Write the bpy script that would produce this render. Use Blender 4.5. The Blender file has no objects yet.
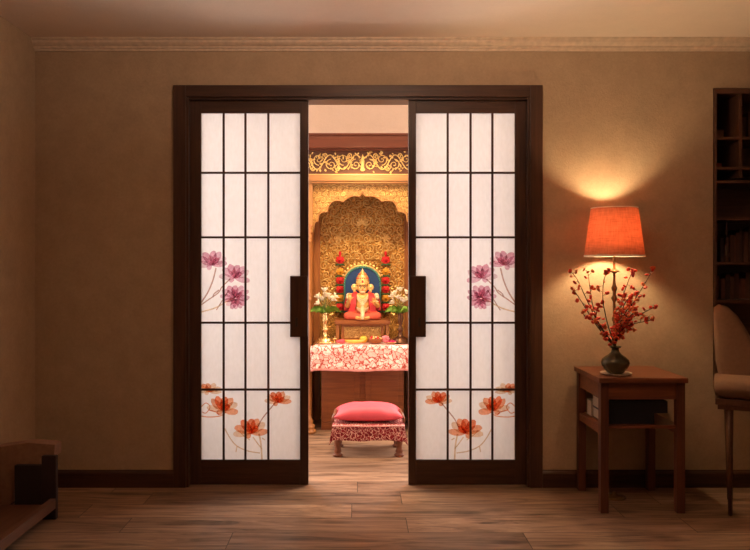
import bpy, bmesh, math, random
from mathutils import Vector, Matrix, noise
R = random.Random(7)
PI = math.pi
scene = bpy.context.scene
COL = scene.collection
# ------------------------------------------------------------------ camera maths
F, PX, PY, EH = 730.0, 358.0, 265.0, 1.34
def W(x, y, Y):
    return Vector(((x - PX) * Y / F, Y, EH + (PY - y) * Y / F))
def wx(x, Y): return (x - PX) * Y / F
def wz(y, Y): return EH + (PY - y) * Y / F

# ------------------------------------------------------------------ node helpers
def new_mat(name):
    m = bpy.data.materials.new(name); m.use_nodes = True
    nt = m.node_tree; nt.nodes.clear()
    out = nt.nodes.new('ShaderNodeOutputMaterial')
    return m, nt, out
def N(nt, t, **kw):
    n = nt.nodes.new(t)
    for k, v in kw.items():
        if k in n.inputs: n.inputs[k].default_value = v
        else: setattr(n, k, v)
    return n
def L(nt, a, b): nt.links.new(a, b)
def rgb(c): return (c[0], c[1], c[2], 1.0)
def ramp(nt, fac, stops):
    r = nt.nodes.new('ShaderNodeValToRGB')
    e = r.color_ramp.elements
    while len(e) < len(stops): e.new(0.5)
    for el, (p, c) in zip(e, stops):
        el.position = p; el.color = rgb(c)
    L(nt, fac, r.inputs[0]); return r.outputs[0]
def bsdf(nt, out, rough=.5, metal=0., spec=.5):
    b = nt.nodes.new('ShaderNodeBsdfPrincipled')
    b.inputs['Roughness'].default_value = rough
    b.inputs['Metallic'].default_value = metal
    b.inputs['Specular IOR Level'].default_value = spec
    L(nt, b.outputs[0], out.inputs[0]); return b
def coords(nt, scale=(1, 1, 1), kind='Object'):
    tc = nt.nodes.new('ShaderNodeTexCoord'); mp = nt.nodes.new('ShaderNodeMapping')
    mp.inputs['Scale'].default_value = scale
    L(nt, tc.outputs[kind], mp.inputs[0]); return mp.outputs[0]
def bump(nt, b, h, strength=.3, dist=.01):
    bn = N(nt, 'ShaderNodeBump', Strength=strength, Distance=dist)
    L(nt, h, bn.inputs['Height']); L(nt, bn.outputs[0], b.inputs['Normal'])

def plain(name, c, rough=.5, metal=0., spec=.5, var=.12, vs=30, bs=0., sheen=0.):
    m, nt, out = new_mat(name); b = bsdf(nt, out, rough, metal, spec)
    n = N(nt, 'ShaderNodeTexNoise', Scale=vs, Detail=3.0); L(nt, coords(nt), n.inputs['Vector'])
    d = tuple(x * (1 - var) for x in c); e = tuple(min(1, x * (1 + var)) for x in c)
    L(nt, ramp(nt, n.outputs[0], [(.3, d), (.7, e)]), b.inputs['Base Color'])
    if bs: bump(nt, b, n.outputs[0], bs, .004)
    if sheen: b.inputs['Sheen Weight'].default_value = sheen
    return m
def wood(name, c1, c2, axis='z', rough=.42, grain=1., spec=.4):
    s = {'x': (1.2, 22, 22), 'y': (22, 1.2, 22), 'z': (22, 22, 1.2)}[axis]
    m, nt, out = new_mat(name); b = bsdf(nt, out, rough, 0, spec)
    n = N(nt, 'ShaderNodeTexNoise', Scale=2.2 * grain, Detail=6.0, Roughness=.62, Distortion=.6)
    L(nt, coords(nt, s), n.inputs['Vector'])
    L(nt, ramp(nt, n.outputs[0], [(.3, c1), (.7, c2)]), b.inputs['Base Color'])
    bump(nt, b, n.outputs[0], .12, .003); return m

def mat_plaster(name, c, amp=.10):
    m, nt, out = new_mat(name); b = bsdf(nt, out, .9, 0, .2)
    v = coords(nt)
    n1 = N(nt, 'ShaderNodeTexNoise', Scale=9.0, Detail=6.0, Roughness=.65); L(nt, v, n1.inputs['Vector'])
    n2 = N(nt, 'ShaderNodeTexNoise', Scale=70.0, Detail=5.0, Roughness=.7); L(nt, v, n2.inputs['Vector'])
    mx = N(nt, 'ShaderNodeMix'); mx.data_type = 'FLOAT'; mx.inputs[0].default_value = .5
    L(nt, n1.outputs[0], mx.inputs[2]); L(nt, n2.outputs[0], mx.inputs[3])
    L(nt, ramp(nt, mx.outputs[0], [(.36, tuple(x * (1 - amp) for x in c)), (.64, tuple(min(1, x * (1 + amp)) for x in c))]), b.inputs['Base Color'])
    bump(nt, b, mx.outputs[0], .3, .012); return m

def mat_floor():
    m, nt, out = new_mat('oak_floor'); b = bsdf(nt, out, .46, 0, .4)
    v = coords(nt)
    bk = nt.nodes.new('ShaderNodeTexBrick')
    for k, val in dict(Scale=1.0).items(): bk.inputs[k].default_value = val
    bk.inputs['Color1'].default_value = (0, 0, 0, 1); bk.inputs['Color2'].default_value = (1, 1, 1, 1)
    bk.inputs['Mortar'].default_value = (.5, .5, .5, 1)
    bk.inputs['Mortar Size'].default_value = .0022; bk.inputs['Brick Width'].default_value = 1.45
    bk.inputs['Row Height'].default_value = .215; bk.inputs['Bias'].default_value = 0
    bk.offset = 0; bk.offset_frequency = 2
    sp = N(nt, 'ShaderNodeSeparateXYZ'); L(nt, v, sp.inputs[0])
    rw = N(nt, 'ShaderNodeMath'); rw.operation = 'DIVIDE'; L(nt, sp.outputs['Y'], rw.inputs[0]); rw.inputs[1].default_value = .215
    fl = N(nt, 'ShaderNodeMath'); fl.operation = 'FLOOR'; L(nt, rw.outputs[0], fl.inputs[0])
    wn = N(nt, 'ShaderNodeTexWhiteNoise'); wn.noise_dimensions = '1D'; L(nt, fl.outputs[0], wn.inputs['W'])
    ma = N(nt, 'ShaderNodeMath'); ma.operation = 'MULTIPLY_ADD'; L(nt, wn.outputs['Value'], ma.inputs[0]); ma.inputs[1].default_value = 1.45; L(nt, sp.outputs['X'], ma.inputs[2])
    cb = N(nt, 'ShaderNodeCombineXYZ'); L(nt, ma.outputs[0], cb.inputs['X']); L(nt, sp.outputs['Y'], cb.inputs['Y'])
    L(nt, cb.outputs[0], bk.inputs['Vector'])
    # shift grain per plank
    add = N(nt, 'ShaderNodeVectorMath'); add.operation = 'MULTIPLY_ADD'
    L(nt, bk.outputs['Color'], add.inputs[0]); add.inputs[1].default_value = (7, 3, 5); L(nt, v, add.inputs[2])
    mp = N(nt, 'ShaderNodeMapping'); mp.inputs['Scale'].default_value = (1.2, 10, 1); L(nt, add.outputs[0], mp.inputs[0])
    g = N(nt, 'ShaderNodeTexNoise', Scale=1.6, Detail=7.0, Roughness=.66, Distortion=1.3); L(nt, mp.outputs[0], g.inputs['Vector'])
    col = ramp(nt, g.outputs[0], [(.34, (.10, .052, .028)), (.45, (.25, .145, .085)), (.56, (.35, .212, .130)), (.68, (.46, .30, .195))])
    # knots
    mk = N(nt, 'ShaderNodeMapping'); mk.inputs['Scale'].default_value = (2.2, 7.0, 1); L(nt, add.outputs[0], mk.inputs[0])
    kn = N(nt, 'ShaderNodeTexVoronoi', Scale=1.0); kn.inputs['Randomness'].default_value = 1.0; L(nt, mk.outputs[0], kn.inputs['Vector'])
    kf = ramp(nt, kn.outputs['Distance'], [(.03, (.34, .29, .25)), (.26, (1, 1, 1))])
    mu = N(nt, 'ShaderNodeMix'); mu.data_type = 'RGBA'; mu.blend_type = 'MULTIPLY'; mu.inputs[0].default_value = 1
    L(nt, col, mu.inputs[6]); L(nt, kf, mu.inputs[7])
    pv = ramp(nt, bk.outputs['Color'], [(0, (.62, .59, .57)), (1, (1.0, 1.0, 1.0))])
    m2 = N(nt, 'ShaderNodeMix'); m2.data_type = 'RGBA'; m2.blend_type = 'MULTIPLY'; m2.inputs[0].default_value = 1
    L(nt, mu.outputs[2], m2.inputs[6]); L(nt, pv, m2.inputs[7])
    m3 = N(nt, 'ShaderNodeMix'); m3.data_type = 'RGBA'
    L(nt, bk.outputs['Fac'], m3.inputs[0]); L(nt, m2.outputs[2], m3.inputs[6]); m3.inputs[7].default_value = (.04, .02, .01, 1)
    L(nt, m3.outputs[2], b.inputs['Base Color'])
    bump(nt, b, g.outputs[0], .18, .004); return m

def mat_paper():
    m, nt, out = new_mat('shoji_paper')
    n = N(nt, 'ShaderNodeTexNoise', Scale=60.0, Detail=5.0); L(nt, coords(nt, (1, 1, .4)), n.inputs['Vector'])
    c = ramp(nt, n.outputs[0], [(.3, (.88, .87, .86)), (.7, (.93, .92, .915))])
    d = nt.nodes.new('ShaderNodeBsdfDiffuse'); t = nt.nodes.new('ShaderNodeBsdfTranslucent')
    L(nt, c, d.inputs[0]); L(nt, c, t.inputs[0])
    mx = N(nt, 'ShaderNodeMixShader'); mx.inputs[0].default_value = .45
    L(nt, d.outputs[0], mx.inputs[1]); L(nt, t.outputs[0], mx.inputs[2]); L(nt, mx.outputs[0], out.inputs[0]); return m
def mat_paint(name, c, clear=.22):
    m, nt, out = new_mat(name)
    n = N(nt, 'ShaderNodeTexNoise', Scale=70.0, Detail=4.0); L(nt, coords(nt), n.inputs['Vector'])
    cc = ramp(nt, n.outputs[0], [(.3, tuple(x * .85 for x in c)), (.7, tuple(min(1, x * 1.15) for x in c))])
    d = nt.nodes.new('ShaderNodeBsdfDiffuse'); t = nt.nodes.new('ShaderNodeBsdfTranslucent'); tr = nt.nodes.new('ShaderNodeBsdfTransparent')
    L(nt, cc, tr.inputs[0]); L(nt, cc, d.inputs[0])
    mx2 = N(nt, 'ShaderNodeMixShader'); mx2.inputs[0].default_value = 1 - clear * .3
    L(nt, d.outputs[0], mx2.inputs[1]); L(nt, tr.outputs[0], mx2.inputs[2]); L(nt, mx2.outputs[0], out.inputs[0]); return m

def mat_carved(name, hi, lo, scale=26., strength=1.0, rough=.38, metal=.35):
    """gilded scroll relief: distorted bands give curls, gilt on the raised lines, brown ground between"""
    m, nt, out = new_mat(name); b = bsdf(nt, out, rough, metal, .5)
    v = coords(nt)
    n = N(nt, 'ShaderNodeTexNoise', Scale=scale * .42, Detail=1.0); L(nt, v, n.inputs['Vector'])
    sub = N(nt, 'ShaderNodeVectorMath'); sub.operation = 'MULTIPLY_ADD'
    L(nt, n.outputs['Color'], sub.inputs[0]); sub.inputs[1].default_value = (.16, .16, .16); L(nt, v, sub.inputs[2])
    w = N(nt, 'ShaderNodeTexWave', Scale=scale * .62, Distortion=9.0, Detail=1.2)
    w.wave_type = 'RINGS'; w.rings_direction = 'SPHERICAL'; w.inputs['Detail Scale'].default_value = 2.2
    vo = N(nt, 'ShaderNodeTexVoronoi', Scale=scale); vo.feature = 'SMOOTH_F1'; vo.inputs['Smoothness'].default_value = .25
    L(nt, sub.outputs[0], vo.inputs['Vector']); L(nt, sub.outputs[0], w.inputs['Vector'])
    mx = N(nt, 'ShaderNodeMix'); mx.data_type = 'FLOAT'; mx.inputs[0].default_value = .45
    L(nt, w.outputs['Fac'], mx.inputs[2]); L(nt, vo.outputs['Distance'], mx.inputs[3])
    mid = tuple((a * .62 + c * .38) for a, c in zip(hi, lo))
    L(nt, ramp(nt, mx.outputs[0], [(.18, lo), (.36, mid), (.6, hi)]), b.inputs['Base Color'])
    bump(nt, b, mx.outputs[0], strength, .02); return m

def mat_cloth_floral(name, base, blob, line, scale=18., lw=.05):
    m, nt, out = new_mat(name); b = bsdf(nt, out, .85, 0, .2)
    v = coords(nt)
    n = N(nt, 'ShaderNodeTexNoise', Scale=scale * .8, Detail=2.0); L(nt, v, n.inputs['Vector'])
    sub = N(nt, 'ShaderNodeVectorMath'); sub.operation = 'MULTIPLY_ADD'
    L(nt, n.outputs['Color'], sub.inputs[0]); sub.inputs[1].default_value = (1.9 / scale,) * 3; L(nt, v, sub.inputs[2])
    e = N(nt, 'ShaderNodeTexVoronoi', Scale=scale); e.feature = 'DISTANCE_TO_EDGE'; L(nt, sub.outputs[0], e.inputs['Vector'])
    c = N(nt, 'ShaderNodeTexVoronoi', Scale=scale); L(nt, sub.outputs[0], c.inputs['Vector'])
    sx = N(nt, 'ShaderNodeSeparateColor'); L(nt, c.outputs['Color'], sx.inputs[0])
    fill = ramp(nt, sx.outputs[0], [(.3, base), (.75, blob)])
    n2 = N(nt, 'ShaderNodeTexNoise', Scale=scale * 2.6, Detail=2.0); L(nt, v, n2.inputs['Vector'])
    m1 = N(nt, 'ShaderNodeMix'); m1.data_type = 'RGBA'
    L(nt, ramp(nt, n2.outputs[0], [(.50, (0, 0, 0)), (.64, (1, 1, 1))]), m1.inputs[0]); L(nt, fill, m1.inputs[6]); m1.inputs[7].default_value = rgb(blob)
    m2 = N(nt, 'ShaderNodeMix'); m2.data_type = 'RGBA'
    L(nt, ramp(nt, e.outputs[0], [(lw, (1, 1, 1)), (lw * 2.0, (0, 0, 0))]), m2.inputs[0]); L(nt, m1.outputs[2], m2.inputs[6]); m2.inputs[7].default_value = rgb(line)
    L(nt, m2.outputs[2], b.inputs['Base Color']); return m

def mat_shade():
    m, nt, out = new_mat('orange_linen_shade')
    v = coords(nt, (1, 1, 1))
    w1 = N(nt, 'ShaderNodeTexNoise', Scale=120.0, Detail=2.0); L(nt, coords(nt, (1, 1, .12)), w1.inputs['Vector'])
    w2 = N(nt, 'ShaderNodeTexNoise', Scale=120.0, Detail=2.0); L(nt, coords(nt, (.12, .12, 1)), w2.inputs['Vector'])
    mx = N(nt, 'ShaderNodeMix'); mx.data_type = 'FLOAT'; mx.inputs[0].default_value = .5
    L(nt, w1.outputs[0], mx.inputs[2]); L(nt, w2.outputs[0], mx.inputs[3])
    c = ramp(nt, mx.outputs[0], [(.35, (.56, .22, .12)), (.65, (.76, .34, .20))])
    d = nt.nodes.new('ShaderNodeBsdfDiffuse'); t = nt.nodes.new('ShaderNodeBsdfTranslucent')
    L(nt, c, d.inputs[0]); L(nt, c, t.inputs[0])
    ms = N(nt, 'ShaderNodeMixShader'); ms.inputs[0].default_value = .30
    L(nt, d.outputs[0], ms.inputs[1]); L(nt, t.outputs[0], ms.inputs[2]); L(nt, ms.outputs[0], out.inputs[0]); return m

M = {}
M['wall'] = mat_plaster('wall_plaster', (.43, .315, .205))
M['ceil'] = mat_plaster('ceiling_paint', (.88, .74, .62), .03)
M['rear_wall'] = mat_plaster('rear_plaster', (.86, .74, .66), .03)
M['floor'] = mat_floor()
M['crown'] = plain('crown_paint', (.62, .48, .35), .6)
M['dark_x'] = wood('dark_walnut_x', (.034, .014, .0075), (.085, .036, .019), 'x')
M['dark_z'] = wood('dark_walnut_z', (.034, .014, .0075), (.085, .036, .019), 'z')
M['paper'] = mat_paper()
M['p_pink'] = mat_paint('pink_wash', (.82, .54, .63)); M['p_pink2'] = mat_paint('rose_wash', (.74, .42, .51)); M['p_pink3'] = mat_paint('pale_pink_wash', (.92, .72, .76))
M['p_or'] = mat_paint('orange_wash', (.92, .45, .27)); M['p_or2'] = mat_paint('red_orange_wash', (.86, .29, .15)); M['p_or3'] = mat_paint('peach_wash', (.96, .70, .52))
M['p_stem'] = mat_paint('brown_wash', (.62, .42, .36)); M['p_stem2'] = mat_paint('tan_wash', (.84, .66, .46))
M['teak_x'] = wood('teak_x', (.24, .075, .020), (.40, .145, .04), 'x'); M['teak_z'] = wood('teak_z', (.30, .105, .028), (.48, .20, .06), 'z'); M['cabinet'] = wood('cabinet_wood', (.17, .046, .012), (.30, .092, .025), 'x')
M['redteak'] = wood('red_teak', (.080, .017, .006), (.135, .032, .011), 'x')
M['honey'] = wood('honey_wood', (.34, .15, .045), (.47, .23, .08), 'x'); M['honey_z'] = wood('honey_wood_z', (.34, .15, .045), (.47, .23, .08), 'z')
M['carved'] = mat_carved('gilt_carving', (.95, .53, .14), (.42, .16, .030), 30., .9)
M['carved2'] = mat_carved('gilt_spandrel', (.74, .46, .17), (.40, .18, .045), 38., .8)
M['gilt'] = plain('gilding', (.92, .62, .22), .35, .5)
M['ground'] = plain('frieze_ground', (.12, .042, .018), .6)
M['brass'] = plain('brass', (.83, .60, .26), .22, .9); M['bronze'] = plain('dark_bronze', (.13, .06, .03), .35, .7)
M['cloth'] = mat_cloth_floral('floral_table_linen', (.93, .87, .80), (.87, .54, .48), (.48, .07, .05), 25., .045)
M['cloth_hem'] = plain('pink_hem', (.84, .36, .32), .8)
M['runner'] = mat_cloth_floral('maroon_print', (.17, .008, .014), (.27, .018, .025), (.80, .45, .36), 42., .035)
M['cushion'] = plain('coral_satin', (.76, .10, .13), .5, 0, .35, .06, 8, .15)
M['stool'] = wood('stool_wood', (.15, .045, .020), (.26, .088, .040), 'z')
M['skin'] = plain('painted_gold_skin', (.86, .52, .17), .35, .15, .5, .1, 60); M['cream'] = plain('ivory_paint', (.86, .70, .42), .45)
M['coral'] = plain('coral_paint', (.72, .13, .075), .5, 0, .4, .1, 40); M['redcloth'] = plain('crimson_paint', (.66, .045, .05), .5)
M['blue'] = plain('deep_blue_enamel', (.022, .070, .21), .4); M['teal'] = plain('teal_gilt_edge', (.10, .33, .27), .4, .3)
M['white'] = plain('white_paint', (.9, .86, .8), .5); M['black'] = plain('black_paint', (.02, .015, .012), .5)
M['fred'] = plain('red_blossom', (.78, .035, .04), .6, 0, .3, .3, 70); M['forange'] = plain('marigold', (.95, .42, .05), .6, 0, .3, .25, 70)
M['leaf'] = plain('leaf_green', (.26, .46, .06), .5, 0, .4, .3, 30); M['darkleaf'] = plain('dark_leaf', (.05, .12, .03), .6)
M['ivory'] = plain('ivory_blossom', (.92, .84, .62), .6); M['stemg'] = plain('stem_green', (.22, .26, .07), .6)
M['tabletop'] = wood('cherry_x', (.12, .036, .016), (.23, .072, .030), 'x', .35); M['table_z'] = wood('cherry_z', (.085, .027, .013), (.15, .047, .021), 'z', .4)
M['navy'] = plain('navy_cover', (.008, .013, .022), .5); M['pages'] = plain('book_pages', (.55, .48, .38), .8, vs=120)
M['vase'] = plain('bronze_glaze', (.075, .066, .036), .22, .45, .5, .35, 14); M['lampmetal'] = plain('aged_brass', (.30, .19, .085), .3, .8)
M['saucer'] = plain('pale_saucer', (.72, .62, .50), .3); M['shade'] = mat_shade(); M['trim'] = plain('shade_trim', (.90, .78, .62), .7)
M['twig'] = plain('twig_bark', (.095, .045, .022), .7); M['berry'] = plain('red_petal', (.72, .060, .030), .5, 0, .4, .35, 60); M['berry2'] = plain('orange_petal', (.80, .16, .045), .5, 0, .4, .3, 60)
M['curl'] = plain('dry_curl', (.36, .17, .06), .6)
M['upholst'] = plain('tan_upholstery', (.17, .095, .058), .85, 0, .2, .06, 60, .1)
M['shelfw'] = wood('shelf_wood', (.075, .034, .020), (.13, .060, .034), 'x'); M['benchw'] = wood('bench_wood', (.075, .030, .015), (.13, .055, .028), 'y')
M['bookd'] = [plain('book_cloth_%s' % n, c, .7) for n, c in (('brown', (.11, .050, .030)), ('umber', (.16, .075, .045)), ('rust', (.20, .08, .045)), ('ash', (.08, .045, .035)))]
M['bulb'] = None

# ------------------------------------------------------------------ mesh helpers
def box(bm, x0, x1, y0, y1, z0, z1, mi=0, bev=0.):
    r = bmesh.ops.create_cube(bm, size=1, matrix=Matrix.Translation(((x0 + x1) / 2, (y0 + y1) / 2, (z0 + z1) / 2)) @ Matrix.Diagonal((abs(x1 - x0), abs(y1 - y0), abs(z1 - z0), 1)))
    fs = set(f for v in r['verts'] for f in v.link_faces)
    for f in fs: f.material_index = mi
    if bev > 0:
        es = list(set(e for v in r['verts'] for e in v.link_edges))
        bmesh.ops.bevel(bm, geom=es, offset=bev, segments=2, affect='EDGES', profile=.6)
def lathe(bm, prof, cx=0, cy=0, seg=32, mi=0, cap=True):
    """prof: list of (r, z)"""
    rings = []
    for r, z in prof:
        rings.append([bm.verts.new((cx + r * math.cos(2 * PI * k / seg), cy + r * math.sin(2 * PI * k / seg), z)) for k in range(seg)])
    for a, b in zip(rings, rings[1:]):
        for k in range(seg):
            f = bm.faces.new((a[k], a[(k + 1) % seg], b[(k + 1) % seg], b[k])); f.material_index = mi; f.smooth = True
    if cap:
        if prof[0][0] > 1e-5: bm.faces.new(list(reversed(rings[0]))).material_index = mi
        if prof[-1][0] > 1e-5: bm.faces.new(rings[-1]).material_index = mi
def tube(bm, pts, r, seg=6, mi=0, cap=True):
    pts = [Vector(p) for p in pts]; n = len(pts)
    rr = r if isinstance(r, (list, tuple)) else [r] * n
    up = None; rings = []
    for i, p in enumerate(pts):
        t = (pts[min(i + 1, n - 1)] - pts[max(i - 1, 0)])
        if t.length < 1e-9: t = Vector((0, 0, 1))
        t.normalize()
        if up is None: up = Vector((0, 1, 0)) if abs(t.y) < .9 else Vector((1, 0, 0))
        a = up - t * up.dot(t)
        if a.length < 1e-4: a = t.orthogonal()
        a.normalize(); b = t.cross(a); up = a
        rings.append([bm.verts.new(p + (a * math.cos(2 * PI * k / seg) + b * math.sin(2 * PI * k / seg)) * rr[i]) for k in range(seg)])
    for A, B in zip(rings, rings[1:]):
        for k in range(seg):
            f = bm.faces.new((A[k], A[(k + 1) % seg], B[(k + 1) % seg], B[k])); f.material_index = mi; f.smooth = True
    if cap:
        bm.faces.new(list(reversed(rings[0]))).material_index = mi; bm.faces.new(rings[-1]).material_index = mi
def ell(bm, c, r, mi=0, u=16, v=10, rot=None):
    mt = Matrix.Translation(c)
    if rot is not None: mt = mt @ rot
    mt = mt @ Matrix.Diagonal((r[0], r[1], r[2], 1))
    q = bmesh.ops.create_uvsphere(bm, u_segments=u, v_segments=v, radius=1, matrix=mt)
    for f in set(f for vv in q['verts'] for f in vv.link_faces): f.material_index = mi; f.smooth = True
def capsule(bm, a, b, ra, rb, mi=0):
    a, b = Vector(a), Vector(b); n = 6
    pts = [a + (b - a) * i / n for i in range(n + 1)]
    tube(bm, pts, [ra + (rb - ra) * i / n for i in range(n + 1)], 12, mi)
    ell(bm, a, (ra,) * 3, mi); ell(bm, b, (rb,) * 3, mi)
def prism(bm, poly, y0, y1, mi=0):
    """poly in XZ, extruded along Y"""
    a = [bm.verts.new((x, y0, z)) for x, z in poly]; b = [bm.verts.new((x, y1, z)) for x, z in poly]
    n = len(poly)
    bm.faces.new(a).material_index = mi; bm.faces.new(list(reversed(b))).material_index = mi
    for k in range(n):
        bm.faces.new((a[k], b[k], b[(k + 1) % n], a[(k + 1) % n])).material_index = mi
def poly_face(bm, pts, mi=0):
    f = bm.faces.new([bm.verts.new(p) for p in pts]); f.material_index = mi; return f
def finish(name, bm, mats, parent=None, origin=None, smooth_by=None, normals=True):
    if normals: bmesh.ops.recalc_face_normals(bm, faces=bm.faces)
    me = bpy.data.meshes.new(name); bm.to_mesh(me); bm.free()
    for m in (mats if isinstance(mats, (list, tuple)) else [mats]): me.materials.append(m)
    o = bpy.data.objects.new(name, me); COL.objects.link(o)
    off = Vector(origin) if origin is not None else Vector((0, 0, 0))
    if origin is not None: me.transform(Matrix.Translation(-off))
    if parent is not None:
        base = Vector((0, 0, 0)); p = parent
        while p is not None: base += p.location; p = p.parent
        o.parent = parent; o.location = off - base
    else: o.location = off
    return o
def empty(name, loc, label, cat, group=None):
    o = bpy.data.objects.new(name, None); COL.objects.link(o); o.location = loc; o.empty_display_size = .05
    return tag(o, label, cat, group)
def tag(o, label, cat, group=None):
    o['label'] = label; o['category'] = cat
    if group: o['group'] = group
    return o
def struct(o): o['kind'] = 'structure'; return o
def nb(): return bmesh.new()
def sheet(bm, gv, off, mi_fn=lambda j: 0):
    """closed thin slab from a grid of points"""
    A = [[bm.verts.new(p) for p in r] for r in gv]; B = [[bm.verts.new(Vector(p) + Vector(off)) for p in r] for r in gv]
    nj, ni = len(gv) - 1, len(gv[0]) - 1
    for j in range(nj):
        for i in range(ni):
            for T_ in (A, B):
                f = bm.faces.new((T_[j][i], T_[j][i + 1], T_[j + 1][i + 1], T_[j + 1][i])); f.smooth = True; f.material_index = mi_fn(j)
    for j in range(nj):
        for i in (0, ni): bm.faces.new((A[j][i], A[j + 1][i], B[j + 1][i], B[j][i])).material_index = mi_fn(j)
    for i in range(ni):
        for j in (0, nj): bm.faces.new((A[j][i], A[j][i + 1], B[j][i + 1], B[j][i])).material_index = mi_fn(min(j, nj - 1))
def remeshed(bm, vox, smooth=3):
    """fuse overlapping volumes into one continuous surface"""
    me = bpy.data.meshes.new('tmp'); bm.to_mesh(me); bm.free()
    o = bpy.data.objects.new('tmp', me); COL.objects.link(o)
    md = o.modifiers.new('r', 'REMESH'); md.mode = 'VOXEL'; md.voxel_size = vox
    sm = o.modifiers.new('s', 'SMOOTH'); sm.iterations = smooth; sm.factor = .5
    dg = bpy.context.evaluated_depsgraph_get(); dg.update()
    m2 = bpy.data.meshes.new_from_object(o.evaluated_get(dg))
    bpy.data.objects.remove(o); b = nb(); b.from_mesh(m2); bpy.data.meshes.remove(m2)
    for f in b.faces: f.smooth = True; f.material_index = 0
    return b

# ================================================================== ROOM SHELL
YW, YT = 4.41, 4.56          # far wall front / back
XL, XR, YB, ZC = -1.95, 3.3, -1.6, 2.70
OX0, OX1, OZ = -1.06, 1.06, 2.385       # opening
NX0, NX1, NZ0, NZ1 = 2.145, 2.95, .60, 2.41   # bookcase recess
b = nb(); box(b, XL - .15, XR + .15, YB - .15, 6.9, -.1, 0); struct(finish('floor', b, M['floor']))
b = nb(); box(b, XL - .15, XR + .15, YB - .15, YT, ZC, ZC + .1); struct(finish('ceiling', b, M['ceil']))
b = nb()
xs = [XL - .15, OX0, OX1, NX0, NX1, XR + .15]
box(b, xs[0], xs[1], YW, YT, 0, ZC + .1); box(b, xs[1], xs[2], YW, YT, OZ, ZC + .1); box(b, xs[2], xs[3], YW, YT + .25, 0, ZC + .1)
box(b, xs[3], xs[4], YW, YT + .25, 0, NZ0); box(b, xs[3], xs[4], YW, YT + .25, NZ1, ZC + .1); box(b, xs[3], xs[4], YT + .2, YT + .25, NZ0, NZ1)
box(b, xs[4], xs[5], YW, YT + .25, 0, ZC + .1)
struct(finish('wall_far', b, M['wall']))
b = nb(); box(b, XL - .15, XL, YB, YW, 0, ZC); struct(finish('wall_left', b, M['wall']))
b = nb(); box(b, XR, XR + .15, YB, YW, 0, ZC); struct(finish('wall_right', b, M['wall']))
b = nb(); box(b, XL - .15, XR + .15, YB - .15, YB, 0, ZC); struct(finish('wall_near', b, M['wall']))
# rear (shrine) room
b = nb(); box(b, XL - .15, 2.05, 6.75, 6.9, 0, 3.05); struct(finish('wall_shrine_far', b, M['rear_wall']))
b = nb(); box(b, XL - .15, XL, YT, 6.75, 0, 3.05); struct(finish('wall_shrine_left', b, M['rear_wall']))
b = nb(); box(b, 1.92, 2.06, YT + .26, 6.75, 0, 3.05); struct(finish('wall_shrine_right', b, M['rear_wall']))
b = nb(); box(b, XL - .15, 2.07, YT, 6.9, 3.05, 3.15); struct(finish('ceiling_shrine', b, M['rear_wall']))
b = nb(); box(b, XL - .15, 2.07, YT - .01, YT + .0, ZC + .1, 3.05); struct(finish('wall_shrine_near', b, M['rear_wall']))
# crown moulding
def moulding(bm, x0, x1, y, prof):
    a = [bm.verts.new((x0, y - d, z)) for d, z in prof]; c = [bm.verts.new((x1, y - d, z)) for d, z in prof]
    n = len(prof)
    for k in range(n): bm.faces.new((a[k], a[(k + 1) % n], c[(k + 1) % n], c[k]))
    bm.faces.new(a); bm.faces.new(list(reversed(c)))
b = nb(); moulding(b, XL, XR, YW, [(0, 2.70), (.058, 2.70), (.058, 2.690), (.050, 2.686), (.046, 2.672), (.030, 2.658), (.022, 2.656), (.022, 2.646), (.012, 2.644), (.010, 2.630), (0, 2.630)])
struct(finish('trim_1', b, M['crown']))
def baseboard(name, x0, x1):
    b = nb(); moulding(b, x0, x1, YW, [(0, 0), (.020, 0), (.020, .085), (.014, .094), (.008, .098), (.006, .104), (0, .104)])
    return struct(finish(name, b, M['dark_x']))
baseboard('baseboard_left', XL, -1.111); baseboard('baseboard_right', 1.112, XR)
b = nb(); box(b, XL, XL + .018, YB, YW - .02, 0, .1); struct(finish('baseboard_side', b, M['dark_z']))
b = nb(); box(b, XL, -.58, 6.73, 6.75, 0, .1); struct(finish('baseboard_shrine', b, M['teak_x']))

# ================================================================== DOOR FRAME + SLIDING DOORS
CZ = wz(85, 4.39)
b = nb()
co = 1.111; ci = 1.022; cm = 1.036
for s in (-1, 1):
    box(b, s * co, s * cm, YW - .022, YW + .0, 0, CZ, 0, .003)
    box(b, s * cm, s * ci, YW - .012, YW + .0, 0, wz(97, 4.4), 0, .002)
    box(b, s * 1.06, s * 1.0225, YW, YT, 0, wz(98, 4.41) + .03)
box(b, -cm, cm, YW - .022, YW, wz(97, 4.4), CZ, 1, .003)
box(b, -1.03, 1.03, YW, YT, wz(99.5, 4.41), OZ, 1)
struct(finish('trim_2', b, [M['dark_z'], M['dark_x']]))
for s in (-1, 1):
    b = nb(); box(b, s * (co), s * 1.03, YT, YT + .02, 0, 2.45)
    if s == 1: box(b, -1.03, 1.03, YT, YT + .02, 2.36, 2.45)
    struct(finish('trim_%d' % (3 if s < 0 else 4), b, M['teak_z']))

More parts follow.
